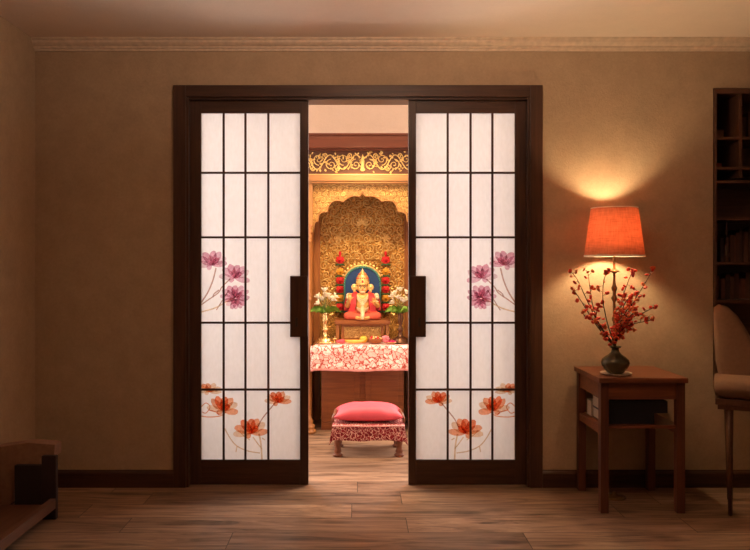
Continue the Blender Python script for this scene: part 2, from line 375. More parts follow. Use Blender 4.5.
Y0, Y1 = 4.440, 4.474
YG = 4.452       # glass plane
def px_pts(s, pts, Y):
    """photo points of the left door; mirrored for the right door"""
    r = []
    for x, y in pts:
        if s > 0: x = 716.5 - x
        p = W(x, y, Y); r.append((p.x, p.z))
    return r
def petal(cx, cy, ang, ln, wd, rnd):
    """petal outline in photo pixels, base at cx,cy, pointing along ang (0 = up)"""
    pts = []
    for k in range(15):
        t = k / 14 * 2 * PI
        u = (1 - math.cos(t)) / 2
        w = math.sin(t) * (u ** .45) * wd * (1.15 - .35 * u)
        pts.append((w + rnd.uniform(-.25, .25), u * ln + (rnd.uniform(-.5, .4) if .7 < u else 0)))
    ca, sa = math.cos(ang), math.sin(ang)
    return [(cx + x * ca + y * sa, cy + x * sa - y * ca) for x, y in pts[:-1]]
def curve_px(p, n=14):
    out = []
    P_ = [p[0]] + list(p) + [p[-1]]
    for i in range(1, len(P_) - 2):
        for k in range(n):
            t = k / n; a, b_, c, d = P_[i - 1], P_[i], P_[i + 1], P_[i + 2]
            out.append(tuple(.5 * (2 * b_[j] + (c[j] - a[j]) * t + (2 * a[j] - 5 * b_[j] + 4 * c[j] - d[j]) * t * t + (3 * b_[j] - a[j] - 3 * c[j] + d[j]) * t ** 3) for j in (0, 1)))
    out.append(p[-1]); return out
def clip(poly, x0, x1, y0, y1):
    def cut(P_, inside, inter):
        o = []
        for i in range(len(P_)):
            a, c = P_[i - 1], P_[i]
            if inside(c):
                if not inside(a): o.append(inter(a, c))
                o.append(c)
            elif inside(a): o.append(inter(a, c))
        return o
    def ix(v): return lambda a, c: (v, a[1] + (c[1] - a[1]) * (v - a[0]) / (c[0] - a[0]))
    def iy(v): return lambda a, c: (a[0] + (c[0] - a[0]) * (v - a[1]) / (c[1] - a[1]), v)
    for ins, it in ((lambda p: p[0] >= x0, ix(x0)), (lambda p: p[0] <= x1, ix(x1)), (lambda p: p[1] >= y0, iy(y0)), (lambda p: p[1] <= y1, iy(y1))):
        if len(poly) < 3: return []
        poly = cut(poly, ins, it)
    return poly if len(poly) >= 3 else []
def flower_petals(cx, cy, r, squash, cols, rnd, tilt=0., up=1.0):
    """open blossom seen from the side: outer petals then inner cup; returns (poly, colour)"""
    out = []
    for a, ln, wd, c in [(-1.75, .98, .27, 2), (1.75, .95, .27, 0), (-1.15, 1.0, .30, 0), (1.15, 1.0, .30, 2), (-.55, .98, .31, 1), (.55, 1.0, .31, 0),
                          (0, .92, .31, 1), (-.28, .62, .24, 2), (.85, .60, .22, 1), (-2.5, .38, .22, 0)]:
        a = a * .84 + rnd.uniform(-.12, .12) + tilt
        p = petal(cx, cy + 1.0, a, r * 1.16 * ln * up, r * 1.2 * wd, rnd)
        p = [(x, cy + (y - cy) * squash) for x, y in p]
        out.append((p, cols[c]))
    return out
def build_door(name, s):
    root = bpy.data.objects.new(name, None); COL.objects.link(root); root.location = (s * .66, Y0 + .017, 0); root['kind'] = 'structure'
    xo, xi, go, gi = 1.022, .302 if s < 0 else .307, .955, .353
    zt, zb, gt, gb = 2.343, .004, wz(113, Y0), wz(460, Y0)
    b = nb(); box(b, s * xo, s * go, Y0, Y1, zb, zt, 0, .002); finish('stile', b, M['dark_z'], root)
    b = nb(); box(b, s * gi, s * xi, Y0, Y1, zb, zt, 0, .002); finish('stile', b, M['dark_z'], root)
    b = nb(); box(b, s * go, s * gi, Y0, Y1, gt, zt, 0, .002); finish('rail', b, M['dark_x'], root)
    b = nb(); box(b, s * go, s * gi, Y0, Y1, zb, gb, 0, .002); finish('rail', b, M['dark_x'], root)
    for px in (223.5, 245.3, 268.2):
        x = s * abs(wx(px, Y0)); b = nb(); box(b, x - .0065, x + .0065, Y0 + .001, Y0 + .011, gb, gt, 0, .001); finish('muntin', b, M['dark_z'], root)
    for py in (172.7, 237.3, 322.8, 389.7):
        z = wz(py, Y0); b = nb(); box(b, s * go, s * gi, Y0 + .0015, Y0 + .0105, z - .0065, z + .0065, 0, .001); finish('muntin', b, M['dark_x'], root)
    b = nb(); box(b, s * abs(wx(290, 4.425)), s * (xi + .002), Y0 - .013, Y1 + .008, wz(337, 4.43), wz(276, 4.43), 0, .003)
    h = finish('handle', b, M['dark_z'], root)
    b = nb(); xx = s * .372; box(b, xx - .007, xx + .007, Y0 - .0155, Y0 - .0125, .965, 1.02, 0, .002); finish('finger_pull', b, M['black'], h)
    # paper with painted blossoms
    b = nb(); mats = [M['paper'], M['p_pink'], M['p_pink2'], M['p_pink3'], M['p_or'], M['p_or2'], M['p_or3'], M['p_stem'], M['p_stem2']]
    box(b, s * (go + .006), s * (gi - .006), YG, YG + .0015, gb - .006, gt + .006, 0)
    rnd = random.Random(5)
    shapes = []
    def stem(pts, w, c):
        w *= 1.35
        q = curve_px(pts)
        for i in range(len(q) - 1):
            a, d = Vector(q[i]), Vector(q[i + 1]); t = (d - a)
            if t.length < 1e-6: continue
            t.normalize(); n = Vector((-t.y, t.x)) * w / 2
            shapes.append(([tuple(a + n), tuple(d + n), tuple(d - n), tuple(a - n)], c, 1))
    stem([(216, 268), (213, 280), (208, 292), (201, 303)], 1.1, 7); stem([(230, 279), (222, 287), (218, 293), (208, 300), (201, 305)], .9, 7)
    stem([(229, 290), (222, 301), (217, 309), (216, 310)], .8, 7); stem([(236, 297), (226, 302), (215, 308), (201, 312)], 1.0, 8); stem([(219, 290), (214, 294), (213, 297)], .9, 7)
    stem([(275, 403), (270, 409), (262, 419), (258, 427)], .9, 7); stem([(259, 434), (261, 445), (262, 461)], 1.2, 8); stem([(253, 437), (258, 444), (262, 449)], .8, 8)
    stem([(224, 427), (230, 438), (237, 446), (248, 451), (260, 453)], .8, 8); stem([(237, 446), (236, 452)], .8, 8); stem([(250, 440), (244, 436), (238, 430)], .6, 8)
    stem([(201, 416), (209, 417), (220, 416), (226, 412)], .8, 4); stem([(201, 407), (206, 403), (210, 407), (206, 413), (202, 412)], .7, 4); stem([(209, 410), (216, 412), (219, 415)], .7, 5); stem([(262, 438), (265, 440)], .8, 8)
    fl = []
    fl += flower_petals(212, 264.5, 14, 1.0, (1, 2, 3), rnd)
    fl += flower_petals(234.5, 277.5, 14, .95, (1, 2, 3), rnd, .15)
    fl += flower_petals(235, 297, 13.5, .9, (1, 2, 1), rnd, .1)
    fl += flower_petals(236, 298, 10.5, .9, (2, 1, 3), rnd, PI)
    fl += flower_petals(209, 391.5, 11.5, .75, (6, 4, 6), rnd)
    fl += flower_petals(222.5, 410, 14.5, .95, (4, 5, 6), rnd, .15)
    fl += flower_petals(251, 433, 16, .9, (4, 5, 6), rnd, -.05)
    fl += flower_petals(278, 402, 12.5, .85, (4, 5, 6), rnd)
    fl = [(p, c, 0) for p, c in fl]
    k = 0
    for p, c, st in shapes + fl:
        if not (st): k += 1
        q = clip(p, 200, 301, 112, 461)
        if q:
            y = YG - .0006 - (0 if st else .0001 * k)
            poly_face(b, [(x, y, z) for x, z in px_pts(s, q, y)], c)
    finish('paper_panel', b, mats, root, normals=False)
    return root
build_door('door_1', -1); build_door('door_2', 1)

# ================================================================== CARVED SHRINE
CX = .037
shr = empty('wooden_shrine', (CX, 6.1, 0), 'tall golden carved wooden shrine with scalloped arch niche, seen between the sliding doors', 'shrine')
def sym(h): return CX - h, CX + h
Z = lambda y, Y: wz(y, Y)
b = nb()
for hh, y0, za, zb_ in ((.62, 5.700, Z(134.6, 5.7), Z(133, 5.7)), (.61, 5.712, Z(147.5, 5.71), Z(134.6, 5.71)), (.595, 5.76, Z(150, 5.76), Z(147.5, 5.76))):
    box(b, CX - hh, CX + hh, y0, 6.45, za, zb_, 0, .002)
finish('cornice', b, M['redteak'], shr)
# frieze
FY = 5.825
fz0, fz1 = Z(175.5, FY), Z(149, FY)
b = nb(); box(b, CX - .57, CX + .57, FY, 6.4, fz0, fz1); box(b, CX - .57, CX + .57, FY - .016, FY + .01, fz1 - .008, fz1, 1); box(b, CX - .57, CX + .57, FY - .018, FY + .01, fz0, fz0 + .012, 1, .002)
fr = finish('frieze', b, [M['ground'], M['gilt']], shr)
b = nb(); fm = (fz0 + fz1) / 2; fh = (fz1 - fz0) / 2 - .012
def spiral(bm, cx, cz, r0, a0, turns, y, w, sgn, mir=False):
    pts = []; n = int(16 * turns) + 2
    for k in range(n + 1):
        t = k / n; r = r0 * (1 - .86 * t); a = a0 + sgn * t * turns * 2 * PI
        pts.append((cx + r * math.cos(a), y - .004 * math.sin(t * PI), cz + r * math.sin(a)))
    ww = [w * (1 - .45 * k / n) for k in range(n + 1)]
    tube(bm, pts, ww, 5); ell(bm, pts[-1], (w * 1.4,) * 3, 0, 6, 5)
def leafm(bm, x, z, ang, ln, wd, y, mi=0):
    ca, sa = math.cos(ang), math.sin(ang); o = []
    for u, w in ((0, 0), (.3, .8), (.6, 1), (.85, .5), (1, 0), (.85, -.5), (.6, -1), (.3, -.8)):
        o.append((x + ca * u * ln - sa * w * wd, z + sa * u * ln + ca * w * wd))
    c = bm.verts.new((x + ca * .5 * ln, y - .006, z + sa * .5 * ln)); vs = [bm.verts.new((p[0], y, p[1])) for p in o]
    for i in range(len(vs)): bm.faces.new((c, vs[i], vs[(i + 1) % len(vs)])).material_index = mi
for s in (-1, 1):
    pts = []
    for k in range(61):
        t = k / 60; x = .02 + t * .54; pts.append((CX + s * x, FY - .006, fm + fh * .62 * math.sin(t * 5.2 * PI + .6)))
    tube(b, pts, .0050, 6)
    for j in range(6):
        x = CX + s * (.055 + j * .098); up = 1 if j % 2 else -1
        spiral(b, x, fm + up * .22 * fh, .046, -up * PI / 2, 1.5, FY - .006, .0042, s * up)
        spiral(b, x + s * .046, fm - up * .50 * fh, .026, up * PI / 2, 1.2, FY - .006, .0034, -s * up)
        spiral(b, x - s * .048, fm + up * .60 * fh, .022, -up * PI / 2, 1.1, FY - .006, .0036, -s * up)
        for q in range(16):
            a = R.uniform(0, 2 * PI); rr = R.uniform(.025, .07)
            xx, zz = x + rr * math.cos(a), max(fz0 + .028, min(fz1 - .028, fm + rr * 1.1 * math.sin(a)))
            leafm(b, xx, zz, a + R.uniform(-1, 1), R.uniform(.018, .032), R.uniform(.005, .009), FY - .004)
leafm(b, CX, fm - fh * .8, PI / 2, fh * 1.5, .014, FY - .008)
finish('scrollwork', b, M['gilt'], fr)
b = nb(); box(b, CX - .565, CX + .565, 5.785, 6.4, Z(181, 5.79), Z(174.6, 5.79), 0, .004); box(b, CX - .555, CX + .555, 5.80, 6.4, Z(183, 5.8), Z(181, 5.8), 0, .001)
finish('beam', b, M['honey'], shr)
# arch panel
AY = 5.88; acx = 362.6
arch = []
def arcpts(p0, p1, bulge, n=9):
    """arc from p0 to p1 bulging outward (to the left of travel)"""
    p0, p1 = Vector(p0), Vector(p1); d = p1 - p0; nrm = Vector((-d.y, d.x)).normalized(); out = []
    for k in range(n):
        t = k / n; out.append(p0 + d * t + nrm * bulge * 4 * t * (1 - t))
    return [tuple(v) for v in out]
# half outline, offsets from the arch centre in photo px (x to the left, y down)
seg = [((0, 191.6), (3.4, 196.6), .3), ((3.4, 196.6), (19, 201.6), -2.7), ((19, 201.6), (35.3, 212), -6.0), ((35.3, 212), (44.3, 221), -4.0), ((44.3, 221), (48.5, 226), -1.4)]
half = []
for a, c, bl in seg: half += arcpts(a, c, bl)
half.append((48.5, 226)); half.append((49, 232))
def arch_poly(grow=0.):
    l = [(wx(acx - x, AY), wz(y, AY)) for x, y in half]; r = [(wx(acx + x, AY), wz(y, AY)) for x, y in half]
    return l, r
l, r = arch_poly()
zt = Z(180, AY); zb_ = Z(232, AY)
b = nb()
poly = [(CX - .56, zt), (CX - .56, zb_)] + list(reversed(l)) + r[1:] + [(CX + .56, zb_), (CX + .56, zt)]
def strip_panel(bm, line, ztop, y0, y1, mi=0):
    """solid between an arch line (ordered in x) and a straight top"""
    for (xa, za), (xb, zbb) in zip(line, line[1:]):
        vs = [(xa, za), (xb, zbb), (xb, ztop), (xa, ztop)]
        if abs(xb - xa) > 1e-6:
            for y in (y0, y1): poly_face(bm, [(x, y, z) for x, z in vs], mi)
        poly_face(bm, [(xa, y0, za), (xb, y0, zbb), (xb, y1, zbb), (xa, y1, za)], 1)
line = [(CX - .56, zb_)] + list(reversed(l)) + r[1:] + [(CX + .56, zb_)]
# enforce monotone x for the scallops
mono = [line[0]]
for p in line[1:]: mono.append((max(p[0], mono[-1][0]), p[1]))
strip_panel(b, mono, zt, AY, AY + .035)
finish('arch_panel', b, [M['carved2'], M['honey']], shr)
b = nb(); tube(b, [(x, AY - .002, z) for x, z in mono[1:-1]], .0045, 6); finish('arch_bead', b, M['honey'], shr)
def arch_z(x):
    zz = zb_
    for (xa, za), (xb, zc_) in zip(mono, mono[1:]):
        if xa <= x <= xb: zz = max(zz, za, zc_)
    return zz
b = nb(); rn = random.Random(9); kk = 0
for row in range(7):
    for c_ in range(9):
        x = .022 + c_ * .046 + (.023 if row % 2 else 0); z = zt - .026 - row * .044
        if x > .40 or max(arch_z(CX + x - .016), arch_z(CX + x), arch_z(CX + x + .016)) > z - .020: continue
        for s in (-1, 1):
            spiral(b, CX + s * x, z, .021, rn.uniform(0, 6), 1.3, AY - .001, .0034, s * (1 if (row + c_) % 2 else -1))
finish('spandrel_scrolls', b, M['gilt'], shr)
# posts above the columns, columns, side bodies
for s in (-1, 1):
    x = CX + s * .447; xa = CX + s * .397
    b = nb(); box(b, CX + s * .40, CX + s * .56, 5.815, 5.88, Z(224, 5.83), Z(183, 5.8), 0, .003); finish('post', b, M['honey_z'], shr)
    b = nb(); zc = Z(224, 5.84)
    prof = [(.075, 0), (.075, .022), (.060, .030), (.066, .045), (.066, .060), (.045, .075), (.052, .095), (.040, .115), (.030, .14), (.030, 1.02),
            (.030, 1.05), (.040, 1.06), (.040, 1.075), (.030, 1.085), (.041, 1.10), (.030, 1.12), (.030, zc - .15), (.040, zc - .142), (.040, zc - .128), (.031, zc - .12),
            (.042, zc - .100), (.042, zc - .088), (.032, zc - .078), (.043, zc - .058), (.043, zc - .046), (.033, zc - .036), (.052, zc - .012), (.052, zc)]
    lathe(b, prof, x, 5.84, 28); finish('column', b, M['teak_z'], shr)
    b = nb(); box(b, CX + s * .415, CX + s * .56, 5.925, 6.43, 0, 2.02); finish('side_panel', b, M['teak_z'], shr)
    b = nb(); box(b, CX + s * .378, CX + s * .415, 6.30, 6.36, 0, 2.02, 0, .003); box(b, CX + s * .366, CX + s * .378, 6.335, 6.36, 0, 2.0, 0, .002)
    finish('pilaster', b, M['teak_z'], shr)
b = nb(); box(b, CX - .415, CX + .415, 6.36, 6.39, 0, 2.02); finish('back_panel', b, M['carved'], shr)
b = nb(); box(b, CX - .415, CX + .415, 5.92, 6.39, 2.015, 2.03); finish('niche_ceiling', b, M['teak_x'], shr)
# raised scrolls on the niche back
b = nb()
rn = random.Random(4)
for row in range(13):
    z = 1.88 - row * .078
    for c_ in range(4):
        ddx = .045 + c_ * .090 + (.02 if row % 2 else -.005)
        if z < 1.36 and ddx < .20: continue
        for s in (-1, 1):
            sg = s * (1 if (row + c_) % 2 else -1); a0 = .7 * row + 1.3 * c_
            if s < 0: a0 = PI - a0
            spiral(b, CX + s * ddx, z, .042, a0, 1.5, 6.357, .0058, sg)
            for q in range(3):
                a = a0 + PI + sg * q * 1.1; leafm(b, CX + s * ddx + .040 * math.cos(a), z + .040 * math.sin(a), a, .030, .010, 6.356)
for a in (0, .6, -.6, 1.2, -1.2, 1.8, -1.8): leafm(b, CX, 1.70, PI / 2 + a, .06, .014, 6.354)
for dx in (-.21, .21):
    for k in range(6): leafm(b, CX + dx, 1.575, k * PI / 3, .045, .012, 6.352)
finish('relief_carving', b, M['gilt'], shr)

# ================================================================== ALTAR TABLE + CLOTH
TZ = .700
at = empty('altar_table', (CX, 6.0, 0), 'brown panelled wooden altar cabinet under the floral cloth, inside the shrine', 'table')
b = nb(); box(b, CX - .40, CX + .40, 5.775, 6.295, TZ - .03, TZ, 0, .003); finish('tabletop', b, M['teak_x'], at)
b = nb(); box(b, CX - .335, CX + .335, 5.95, 6.29, .0, TZ - .03); finish('body', b, M['cabinet'], at)
for s in (-1, 1):
    b = nb(); xa, xb = CX + s * .335, CX + s * .022
    box(b, xa, xb, 5.935, 5.95, .065, TZ - .045, 0, .003)
    d = finish('door', b, M['cabinet'], at)
    b = nb(); box(b, min(xa, xb) + .045, max(xa, xb) - .045, 5.930, 5.936, .12, TZ - .10, 0, .003); finish('door_panel', b, M['cabinet'], d)
b = nb(); box(b, CX - .335, CX + .335, 5.930, 5.95, 0, .062, 0, .003); finish('plinth', b, M['cabinet'], at)
# cloth
b = nb()
zt_, zl = TZ + .004, wz(370.8, 5.77)
nx = 60
rows = [(6.28, zt_), (6.0, zt_), (5.80, zt_), (5.778, zt_ - .002), (5.768, zt_ - .012)] + [(5.764, zt_ - .012 - (zt_ - .012 - zl) * k / 12) for k in range(1, 13)]
gv = []
for j, (yy, zz) in enumerate(rows):
    rr = []
    for i in range(nx + 1):
        u = i / nx; x = CX - .412 + .824 * u; d = max(0, j - 4) / 12
        w = d * (.006 * math.sin(u * 23) + .004 * math.sin(u * 51 + 1)); z2 = zz
        if j >= 4: z2 = zz + d * .004 * math.sin(u * 9 + .5)
        if u < .02 or u > .98: z2 -= .006
        xx = x if j >= 3 else CX + (x - CX) * .97
        rr.append((xx, yy + w - (.004 * d), z2))
    gv.append(rr)
sheet(b, gv, (0, .0025, -.0025), lambda j: 1 if j >= len(rows) - 2 else 0)
o = finish('tablecloth', b, [M['cloth'], M['cloth_hem']]); tag(o, 'cream tablecloth with pink blossoms and red vines draped over altar table', 'tablecloth')

# ================================================================== PLINTH, DEITY, HALO, GARLANDS
pz = wz(320.3, 5.98)
pl = empty('statue_stand', (CX, 6.1, TZ), 'low orange-brown wooden stand with carved front panel beneath the seated deity', 'stand')
PT = TZ + .008
b = nb(); box(b, CX - .229, CX + .229, 5.975, 6.26, pz - .030, pz, 0, .004); box(b, CX - .215, CX + .215, 5.985, 6.25, pz - .042, pz - .030, 0, .003); finish('stand_top', b, M['teak_x'], pl)
for sx in (-1, 1):
    for y in (5.995, 6.215):
        b = nb(); box(b, CX + sx * .205 - .014, CX + sx * .205 + .014, y, y + .028, PT, pz - .04, 0, .003); finish('leg', b, M['teak_z'], pl)
b = nb(); box(b, CX - .175, CX + .175, 6.005, 6.19, PT, pz - .04); finish('drawer_box', b, M['teak_x'], pl)
b = nb(); box(b, CX - .150, CX + .150, 5.998, 6.006, PT + .03, pz - .055); finish('carved_panel', b, M['carved2'], pl)

dx, dy, dz = wx(362.5, 6.09), 6.09, pz
god = empty('deity_statue', (dx, dy, dz), 'seated golden deity statue with tall crown, coral robe and raised hands before blue arch', 'statue')
def G(x, y, z): return Vector((dx + x, dy + y, dz + z))
# body (one fused surface): torso, neck, head, four limbs, hands
b = nb()
ell(b, G(0, 0, .075), (.062, .050, .055)); ell(b, G(0, -.012, .120), (.060, .050, .055)); ell(b, G(0, -.004, .170), (.070, .044, .050)); ell(b, G(0, 0, .195), (.082, .036, .028))
capsule(b, G(0, 0, .19), G(0, -.006, .235), .026, .024)
ell(b, G(0, -.012, .265), (.044, .042, .047)); ell(b, G(0, -.026, .247), (.034, .028, .028))       # head, jaw
ell(b, G(0, -.052, .262), (.0085, .010, .014)); ell(b, G(0, -.050, .246), (.014, .008, .0055))      # nose, lips
for s in (-1, 1):
    ell(b, G(s * .041, -.008, .258), (.008, .012, .017)); ell(b, G(s * .020, -.040, .252), (.013, .011, .012)); ell(b, G(s * .017, -.047, .275), (.014, .006, .0035))
    sh = G(s * .083, 0, .195); el = G(s * .125, -.030, .115)
    capsule(b, sh, el, .025, .020)
    if s < 0: ha = G(-.105, -.085, .165)
    else: ha = G(.100, -.085, .135)
    capsule(b, el, ha, .019, .012)
    up = Vector((0, -.12, 1)).normalized() if s < 0 else Vector((-.25, -.55, .80)).normalized()
    side = Vector((1, 0, 0)); pc = ha + up * .016
    capsule(b, ha, ha + up * .022, .0125, .0145)
    for k, ln in enumerate((.026, .031, .030, .024)):
        f0 = ha + up * .028 + side * (k - 1.5) * .0072; f1 = f0 + up * ln * .6; f2 = f1 + up * ln * .4 + Vector((0, -.006, 0))
        capsule(b, f0 - up * .008, f1, .0042, .0038); capsule(b, f1, f2, .0038, .0032)
    t0 = ha + up * .010 - side * s * -.012 * -1; t1 = t0 + (up * .6 + side * (-s) * .8) * .020
    capsule(b, t0, t1, .0048, .0036)
body = finish('body', remeshed(b, .0024, 2), M['skin'], god)
# feet crossed in front
b = nb()
for s in (-1, 1):
    capsule(b, G(s * .045, -.118, .022), G(-s * .010, -.130, .020), .015, .012)
    for k in range(5): capsule(b, G(-s * .010, -.132 + .004 * k - .006, .026 - k * .005), G(-s * (.030 - .002 * k), -.134 + .004 * k - .006, .026 - k * .005), .0045, .004)
finish('foot', remeshed(b, .0026, 2), M['skin'], god)
# dhoti: crossed legs under coral cloth
b = nb()
for s in (-1, 1):
    capsule(b, G(s * .040, .005, .050), G(s * .125, -.060, .034), .048, .032)
    capsule(b, G(s * .125, -.060, .032), G(s * .020, -.110, .028), .032, .024)
ell(b, G(0, .01, .045), (.085, .07, .045))
for k in range(9):
    s = -1 if k % 2 else 1
    tube(b, [G(s * (.05 + .010 * k), -.02 - .006 * k, .085 - .004 * k), G(s * (.07 + .008 * k), -.075, .055), G(s * (.06 + .006 * k), -.118 + .003 * k, .025)], .006, 8)
finish('dhoti', remeshed(b, .003, 2), M['coral'], god)
# crimson shawl over the shoulders, sash between the legs
b = nb()
for s in (-1, 1):
    for k in range(5):
        o_ = k * .009
        tube(b, [G(s * (.045 + o_), .030, .212), G(s * (.052 + o_), -.006, .226 - .004 * k), G(s * (.058 + o_), -.045, .185), G(s * (.060 + o_), -.058, .130), G(s * (.070 + o_), -.052, .080), G(s * (.080 + o_), -.050, .055)], .0085, 8)
    for k in range(4): tube(b, [G(s * (.098 + .009 * k), .025, .205), G(s * (.118 + .008 * k), .030, .14), G(s * (.120 + .009 * k), .02, .07)], .009, 8)
finish('shawl', remeshed(b, .003, 2), M['redcloth'], god)
b = nb()
tube(b, [G(0, -.062, .105), G(0, -.085, .075), G(0, -.128, .050), G(0, -.150, .012)], [.016, .020, .017, .012], 10)
for k in range(5): tube(b, [G(-.050 + .004 * k, -.056 - .001 * k, .100 - k * .006), G(0, -.078, .088 - k * .006), G(.050 - .004 * k, -.056, .100 - k * .006)], .005, 8)
for k in range(3): tube(b, [G(-.045, -.042, .205 - k * .012), G(-.026, -.056, .176 - k * .014), G(0, -.062, .163 - k * .016), G(.026, -.056, .176 - k * .014), G(.045, -.042, .205 - k * .012)], .0055, 8)
ell(b, G(0, -.064, .128), (.016, .008, .016))
finish('necklace', b, M['cream'], god)
# beard / face ornament, eyes
b = nb()
ell(b, G(0, -.044, .230), (.024, .014, .012))
for s in (-1, 1): ell(b, G(s * .010, -.052, .249), (.012, .005, .0035), 0, 10, 8, Matrix.Rotation(s * .4, 4, 'Y'))
finish('beard', b, M['cream'], god)
b = nb()
for s in (-1, 1):
    ell(b, G(s * .016, -.0475, .267), (.0100, .0050, .0048), 0, 10, 8); ell(b, G(s * .016, -.0530, .268), (.0048, .0020, .0044), 1, 8, 6)
    tube(b, [G(s * .005, -.0535, .276), G(s * .016, -.0535, .281), G(s * .028, -.046, .276)], .0026, 6, 1)
tube(b, [G(0, -.052, .295), G(0, -.056, .278)], .0038, 6, 2); ell(b, G(0, -.0585, .2475), (.011, .004, .0032), 2, 10, 6)

finish('eyes', b, [M['white'], M['black'], M['redcloth']], god)
# crown
b = nb(); lathe(b, [(.050, .285), (.055, .290), (.055, .302), (.050, .308), (.054, .318), (.053, .332), (.047, .342), (.048, .350), (.042, .364), (.033, .375), (.030, .380), (.024, .390), (.014, .398), (.013, .404), (.005, .412), (0, .428)], 0, 0, 24, cap=False)
bmesh.ops.translate(b, verts=b.verts, vec=G(0, -.008, 0))
for k in range(9):
    a = PI + PI * (k + .5) / 9; ell(b, G(.050 * math.cos(a), -.008 + .050 * math.sin(a), .306 + (.014 if k == 4 else .004)), (.007, .006, .012 + (.01 if k == 4 else 0)), 0, 8, 6)
cr = finish('crown', b, M['gilt'], god)
b = nb(); ell(b, G(0, -.062, .316), (.008, .006, .011), 0, 8, 6)
for k in range(9):
    a = PI + PI * (k + .5) / 9; ell(b, G(.050 * math.cos(a), -.008 + .050 * math.sin(a), .343), (.005, .005, .005), 0, 8, 6); ell(b, G(.034 * math.cos(a), -.008 + .034 * math.sin(a), .378), (.004, .004, .004), 0, 8, 6)
for s in (-1, 1): ell(b, G(s * .022, -.055, .296), (.004, .004, .004), 0, 8, 6)
finish('jewel', b, M['redcloth'], cr)
for s in (-1, 1):
    b = nb(); c = G(s * .067, -.012, .268)
    lathe(b, [(0, -.006), (.023, -.006), (.028, -.003), (.028, .003), (.020, .007), (.012, .005), (.008, .010), (0, .011)], 0, 0, 20, cap=False)
    bmesh.ops.transform(b, matrix=Matrix.Translation(c) @ Matrix.Rotation(PI / 2, 4, 'X'), verts=b.verts)
    ell(b, c + Vector((0, 0, -.030)), (.012, .010, .014), 0, 10, 8)
    finish('earring', b, M['gilt'], god)
    for z0, q in ((.150, 1), (.128, 1)):
        b = nb(); c = G(s * .112, -.018, z0)
        ell(b, c, (.026, .026, .009), 0, 14, 8); finish('arm_band', b, M['cream'], god)
    # upper-hand attributes beside the shoulders
    b = nb(); ell(b, G(s * .116, -.02, .198), (.021, .020, .023)); ell(b, G(s * .122, -.03, .182), (.018, .016, .018)); finish('shoulder_ornament', b, M['cream'], god)
# halo arch behind
hal = empty('halo_arch', (dx, 6.2, dz), 'blue arched backboard with beaded golden rim standing behind the seated deity', 'backboard')
hy = 6.19
def arch_line(hw, zspring, ztop, zbot, n=28):
    o = [(-hw, zbot)]
    for k in range(n + 1):
        a = PI - PI * k / n; o.append((hw * math.cos(a), zspring + (ztop - zspring) * (math.sin(a) ** .85)))
    return o + [(hw, zbot)]
zt1 = wz(267.5, 6.18) - dz
P1 = arch_line(.150, zt1 - .16, zt1, 0); b = nb(); prism(b, [(dx + x, dz + z) for x, z in P1], hy, hy + .02); finish('panel', b, M['blue'], hal)
def archtube(bm, hw, zt2, r, y, bumps=0, mi=0):
    q = arch_line(hw, zt2 - .16, zt2, .0 if not bumps else .02, 40)
    tube(bm, [(dx + x, y, dz + z) for x, z in q], r, 8, mi)
    if bumps:
        q = arch_line(hw, zt2 - .16, zt2, .02, bumps)
        for x, z in q: ell(bm, (dx + x, y - .004, dz + z), (r * 1.35, r, r * 1.35), mi, 8, 6)
b = nb(); archtube(b, .152, zt1 + .003, .007, hy - .002, 30, 0); finish('rim', b, M['teal'], hal)
b = nb(); qa = []
for k in range(25):
    a = PI * (.12 + .76 * k / 24); qa.append((dx + .163 * math.cos(a), hy + .014, dz + zt1 - .16 + .177 * math.sin(a) ** .85))
tube(b, qa, .010, 8)
for k in range(13):
    a = PI * (.14 + .72 * k / 12); leafm(b, dx + .168 * math.cos(a), dz + zt1 - .16 + .182 * math.sin(a) ** .85, a, .026, .012, hy + .008)
leafm(b, dx, dz + zt1 + .016, PI / 2, .045, .014, hy + .004); finish('gilded_border', b, M['gilt'], hal)

def blossom_bm(r, layers, pet, open_=.6, depth=.5):
    """rosette facing -Y, radius r"""
    b = nb()
    for L_ in range(layers):
        rr = r * (1 - L_ * .26); n = pet - L_
        for k in range(n):
            a = 2 * PI * k / n + L_ * .4
            rot = Matrix.Rotation(-a, 4, 'Y') @ Matrix.Rotation(-(.25 + L_ * .25), 4, 'X')
            m = rot @ Matrix.Translation((0, 0, rr * .58))
            c = m @ Vector((0, 0, 0)); c.y -= L_ * r * .16 * depth * 2
            ell(b, c, (rr * .36, r * .10, rr * .46), 0, 10, 6, rot)
    ell(b, (0, -r * .35, 0), (r * .2, r * .2, r * .2), 0, 8, 6)
    return b
def garland(px, label):
    Yg = 6.315
    g = empty('flower_garland', W(px, 310, Yg), label, 'garland', None)
    x = wx(px, Yg)
    b = nb(); tube(b, [(x, Yg + .02, wz(252, Yg)), (x, Yg + .02, wz(315, Yg))], .0035, 6)
    finish('string', b, M['darkleaf'], g)
    for y, c, r_ in ((260, 'r', .040), (271.5, 'o', .036), (280.5, 'r', .038), (289.5, 'r', .038), (298, 'o', .038), (307, 'r', .038)):
        b = blossom_bm(r_, 3, 7)
        bmesh.ops.translate(b, verts=b.verts, vec=(x, Yg - .002, wz(y, Yg)))
        o = finish('blossom', b, M['fred'] if c == 'r' else M['forange'], g); o['label'] = 'red rosette blossom' if c == 'r' else 'orange marigold blossom'
        b = nb()
        for k in (-1, 0, 1): ell(b, (x + k * .026, Yg + .004, wz(y + 4.6, Yg)), (.019, .004, .008), 0, 8, 5, Matrix.Rotation(k * .5, 4, 'Y'))
        finish('leaf', b, M['darkleaf'], g)
    b = nb(); ell(b, (x, Yg, wz(253.5, Yg)), (.013, .012, .022)); finish('bud', b, M['fred'], g)
    return g
garland(340, 'hanging garland of red and orange blossoms to the left of the statue')
garland(385.7, 'hanging garland of red and orange blossoms to the right of the statue')

